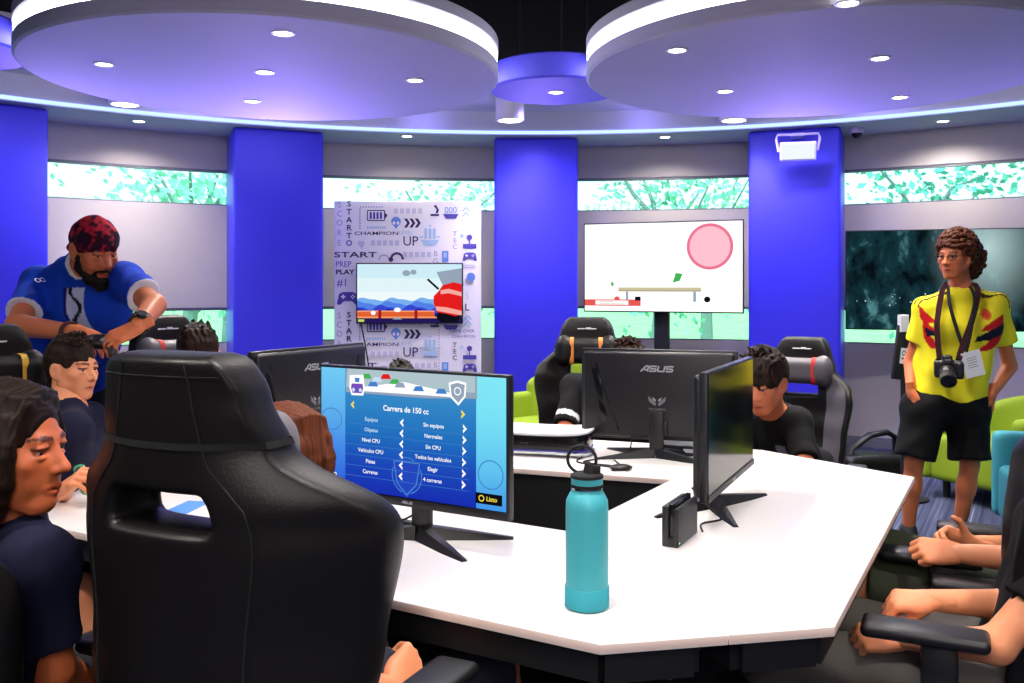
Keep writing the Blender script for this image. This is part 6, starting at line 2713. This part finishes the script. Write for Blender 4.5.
# big white screen on a floor stand
A_, B_ = Vector((0.655, 8.36)), Vector((1.985, 7.80))
c = (A_ + B_) / 2
ang = math.atan2(B_.y - A_.y, B_.x - A_.x)
WT = (B_ - A_).length
HT = WT * 0.5625
zc = CAMH + (285 - 267) * c.y / FOC
t2 = tv('television', 'large bright white television on a black stand between two blue pillars', (c.x, c.y, zc), ang, WT, HT)
d = Decal(82, 46, WT / 164, WT / 164, -0.0125, 0.00015)
T_wh = emat('bright white', (1, 1, 1), 1.25)
T_pink, T_pink2 = emat('rose', rgb(240, 120, 150), 1.0), emat('light rose', rgb(250, 190, 204), 1.05)
T_kh, T_kh2 = emat('khaki', rgb(206, 196, 160), 1), emat('khaki shade', rgb(168, 158, 128), 1)
T_bann = emat('banner red', rgb(232, 92, 88), 1)
d.rect(1.2, 1.2, 162.8, 90.8, T_wh)
d.disc(131, 26, 23, 23, T_pink, 40)
d.disc(131, 26, 20, 20, T_pink2, 40)
d.rect(37.5, 66.6, 122.5, 70.2, T_kh)
d.rect(37.5, 69.6, 122.5, 70.8, T_kh2)
d.rect(114.6, 71, 117.4, 81, E_grey)
d.rect(45.5, 71, 48, 80, E_grey)
d.rect(1.2, 79, 61, 85.6, T_bann)
d.rect(13, 80.2, 48, 84.4, T_wh)
d.rect(17, 80.9, 32, 81.5, T_kh2)
d.rect(17, 83.2, 44, 83.8, T_kh2)
d.disc(36, 78, 3, 2.2, T_bann, 16)
d.rect(55, 76, 61, 80, E_black)
d.disc(128.5, 78.5, 3.2, 3, E_black, 14)
d.pg([(30, 60), (33, 63), (31.5, 66), (29.5, 64)], E_green)
d.pg([(97, 52), (104, 53), (101, 60), (94, 62)], E_green)
d.done('screen', t2)
m = MB()
m.box((0, 0.075, 0), (0.5, 0.03, 0.35), bev=0.005)
m.build('wall_bracket', M_steel, t2)
ts = thing('screen_stand', 'black floor stand under the large white television', 'stand', (c.x + 0.06, c.y + 0.11, 0), ang)
m = MB()
m.box((-0.03, 0.0, 0.78), (0.135, 0.06, 1.50), bev=0.008)
m.build('pole', M_steel, ts)
m = MB()
m.box((0, 0, 0.02), (0.75, 0.50, 0.04), bev=0.01)
m.build('base', M_steel, ts)

# dark picture screen behind the photographer
A_ = Vector((2.785, 7.60))
ang = math.atan2(-0.40, 1.27)
WT, HT = 1.47, 0.827
c = A_ + Vector((math.cos(ang), math.sin(ang))) * WT / 2
t3 = tv('television', 'large dark television with a teal forest picture behind the man in yellow', (c.x, c.y, CAMH + 0.455 - HT / 2), ang, WT, HT)
mt = bpy.data.materials.new('forest picture')
mt.use_nodes = True
nt = mt.node_tree
nt.nodes.remove(nt.nodes['Principled BSDF'])
em = nt.nodes.new('ShaderNodeEmission')
tc = nt.nodes.new('ShaderNodeTexCoord')
mp = nt.nodes.new('ShaderNodeMapping')
mp.inputs['Scale'].default_value = (3.4, 1, 2.2)
mp.inputs['Rotation'].default_value = (0, 0.5, 0)
nz = nt.nodes.new('ShaderNodeTexNoise')
nz.inputs['Scale'].default_value = 1.5
nz.inputs['Detail'].default_value = 7
nz.inputs['Roughness'].default_value = 0.62
nz.inputs['Distortion'].default_value = 0.2
cr = nt.nodes.new('ShaderNodeValToRGB')
els = cr.color_ramp.elements
els[0].position, els[0].color = 0.38, (*rgb(8, 16, 22), 1)
els[1].position, els[1].color = 0.78, (*rgb(120, 190, 196), 1)
e = els.new(0.56)
e.color = (*rgb(24, 60, 68), 1)
gm = nt.nodes.new('ShaderNodeMapping')
gm.inputs['Location'].default_value = (-0.34 * 2.1, 0, -0.26 * 1.5)
gm.inputs['Scale'].default_value = (2.1, 1, 1.5)
gr = nt.nodes.new('ShaderNodeTexGradient')
gr.gradient_type = 'SPHERICAL'
mx = nt.nodes.new('ShaderNodeMix')
mx.data_type = 'RGBA'
mx.inputs['B'].default_value = (*rgb(196, 228, 228), 1)
pw = nt.nodes.new('ShaderNodeMath')
pw.operation = 'POWER'
pw.inputs[1].default_value = 1.6
nt.links.new(tc.outputs['Object'], mp.inputs[0])
nt.links.new(mp.outputs[0], nz.inputs['Vector'])
nt.links.new(nz.outputs['Fac'], cr.inputs[0])
nt.links.new(tc.outputs['Object'], gm.inputs[0])
nt.links.new(gm.outputs[0], gr.inputs[0])
nt.links.new(gr.outputs['Fac'], pw.inputs[0])
nt.links.new(pw.outputs[0], mx.inputs['Factor'])
nt.links.new(cr.outputs[0], mx.inputs['A'])
nt.links.new(mx.outputs['Result'], em.inputs['Color'])
em.inputs['Strength'].default_value = 0.85
nt.links.new(em.outputs[0], nt.nodes['Material Output'].inputs[0])
d = Decal(0, 0, 1, 1, -0.0125, 0.0002)
d.rect(-WT / 2 + 0.008, -HT / 2 + 0.008, WT / 2 - 0.008, HT / 2 - 0.010, mt)
rr = random.Random(4)
T_dot = emat('sparkle', rgb(190, 220, 220), 1)
for k in range(16):
    x, y = -WT / 2 + 0.05 + 0.62 * rr.random(), 0.16 + 0.05 * rr.gauss(0, 1) * .5
    s = rr.uniform(0.003, 0.008)
    d.pg([(x - s, y), (x, y - s), (x + s, y), (x, y + s)], T_dot)
d.done('screen', t3)
m = MB()
m.box((0, 0.075, 0), (0.4, 0.10, 0.3), bev=0.005)
m.build('wall_bracket', M_steel, t3)

# ---------------------------------------------------------------- low lounge chairs
M_lime = mat('lime upholstery', rgb(134, 160, 20), 0.75, bump=0.15, bscale=500)
M_teal = mat('teal upholstery', rgb(58, 150, 164), 0.75, bump=0.15, bscale=500)


def lounge(label, loc, rotz, m_, h=0.78, w=0.66):
    t = thing('lounge_chair', label, 'lounge chair', loc, rotz, 'low lounge chairs')
    S_ = SDF((-w, -0.5, 0.0), (w, 0.5, 1.1), 0.016)
    S_.box((0, 0.03, 0.27), (w / 2 - 0.02, 0.34, 0.15), 0.04)
    V, Q = S_.mesh()
    np_object('seat', smooth_mesh(V, Q, 2), Q, m_, t)
    S_ = SDF((-w, -0.6, 0.0), (w, 0.5, 1.2), 0.016)
    for k in range(-16, 17):
        a = k / 16 * 1.25
        x, y = math.sin(a) * w * 0.50, -math.cos(a) * 0.34 + 0.02
        S_.cone((x * 0.93, y * 0.93, 0.16), (x * (1 + .04), y * 1.12, h - 0.16 * abs(k / 16) ** 2), 0.055, 0.050, 0.02)
    V, Q = S_.mesh()
    np_object('backrest', smooth_mesh(V, Q, 2), Q, m_, t)
    for sx in (-1, 1):
        S_ = SDF((-w, -0.5, 0.0), (w, 0.6, 1.0), 0.016)
        S_.box((sx * (w / 2 + 0.01), 0.06, 0.36), (0.055, 0.33, 0.24), 0.04)
        V, Q = S_.mesh()
        np_object('armrest', smooth_mesh(V, Q, 2), Q, m_, t)
    for sx in (-1, 1):
        for sy in (-1, 1):
            m = MB()
            m.cyl((sx * 0.24, sy * 0.24 + 0.03, 0.0), (sx * 0.24, sy * 0.24 + 0.03, 0.16), 0.022, 0.028, 14)
            m.build('leg', M_steel, t)
    return t


lounge('lime green lounge chair standing behind the man in yellow', (3.26, 6.0, 0), rz_face(-0.9, -0.45), M_lime, h=0.62)
lounge('teal lounge chair at the right edge beside the lime one', (2.98, 4.70, 0), rz_face(-0.95, 0.3), M_teal, h=0.96)
lounge('lime green lounge chair below the middle blue pillar', (0.30, 6.75, 0), rz_face(-0.75, -0.65), M_lime, h=0.80)
lounge('teal lounge chair behind the boy in navy at left', (-2.62, 5.55, 0), rz_face(0.75, -0.65), M_teal, h=0.86)

# ---------------------------------------------------------------- small fittings
fl = thing('flood_light', 'white flood light on a bracket high on the right blue pillar', 'flood light', at(798, 151, 7.40), -math.radians(16))
m = MB()
m.box((0, 0, 0), (0.285, 0.06, 0.15), bev=0.012, rot=(0.25, 0, 0))
m.build('housing', mat('lamp housing', rgb(216, 206, 226), 0.4), fl)
m = MB()
m.box((0, -0.032, -0.008), (0.255, 0.006, 0.125), bev=0.002, rot=(0.25, 0, 0))
m.build('lens', emat('lamp glass', rgb(232, 240, 250), 1.1), fl)
m = MB()
m.tube([(-0.15, 0, 0.0), (-0.17, 0.03, 0.10), (-0.16, 0.06, 0.145), (0.16, 0.06, 0.145), (0.17, 0.03, 0.10), (0.15, 0, 0.0)], 0.011, 8)
m.box((0, 0.15, 0.145), (0.10, 0.20, 0.025), bev=0.004)
m.build('bracket', mat('bracket paint', rgb(200, 190, 220), 0.4), fl)
dc = thing('dome_camera', 'small dome security camera at the ceiling edge right of the flood light', 'security camera', at_z(857, 128, Z_SOF))
m = MB()
m.lathe([(0, -0.045), (0.05, -0.045), (0.058, -0.03), (0.058, 0.0), (0, 0.0)], 28)
m.build('mount', mat('camera shell', rgb(196, 178, 226), 0.4), dc)
m = MB()
m.sph((0, 0, -0.045), 0.044, n=22)
m.build('dome', M_gloss, dc)

sg = thing('sign_stand', 'thin black stand with white cards beside the arm of the man in yellow', 'sign stand', at(903, 400, 6.05).to_2d().to_3d(), 0.1)
m = MB()
m.lathe([(0, 0), (0.16, 0), (0.16, 0.012), (0.03, 0.02), (0, 0.02)], 32)
m.build('base', M_steel, sg)
m = MB()
m.cyl((0, 0, 0.015), (0, 0, 1.22), 0.016, n=14)
m.box((-0.01, 0, 0.97), (0.10, 0.03, 0.36), bev=0.006, rot=(0, 0.12, 0))
m.build('pole', M_steel, sg)
m = MB()
m.box((0.0, -0.022, 1.165), (0.055, 0.006, 0.11), bev=0.001)
m.box((0.0, 0.0, 1.165), (0.06, 0.036, 0.115), bev=0.002)
m.build('card', M_white, sg, smooth=False)
d = Decal(0, 0, 0.001, 0.001, 0)
d.rect(-24, -52, 24, 52, M_white)
d.ring(0, -18, 13, 13, 6, M_steel, 20)
d.rect(-12, 14, 12, 24, M_steel)
d.done('emblem', sg, (-0.004, -0.0165, 0.95), (0, 0.12, 0))

bg_ = thing('bag', 'black bag with an arched handle on the floor by the right wall', 'bag', at(872, 470, 6.6).to_2d().to_3d(), 0.2)  # unidentified black arched object, drawn as a low body with a handle
S_ = SDF((-0.35, -0.2, 0.0), (0.35, 0.2, 0.3), 0.012)
S_.box((0, 0, 0.10), (0.26, 0.13, 0.10), 0.06)
S_.noise(0.006, 20, 3)
V, Q = S_.mesh()
np_object('body', smooth_mesh(V, Q, 1), Q, M_leather, bg_)
m = MB()
m.tube([(-0.20, 0, 0.12), (-0.16, 0, 0.24), (-0.02, 0, 0.33), (0.12, 0, 0.35), (0.19, 0, 0.31), (0.20, 0, 0.12)], 0.032, 12, flat=0.7)
m.build('handle', M_leather, bg_)
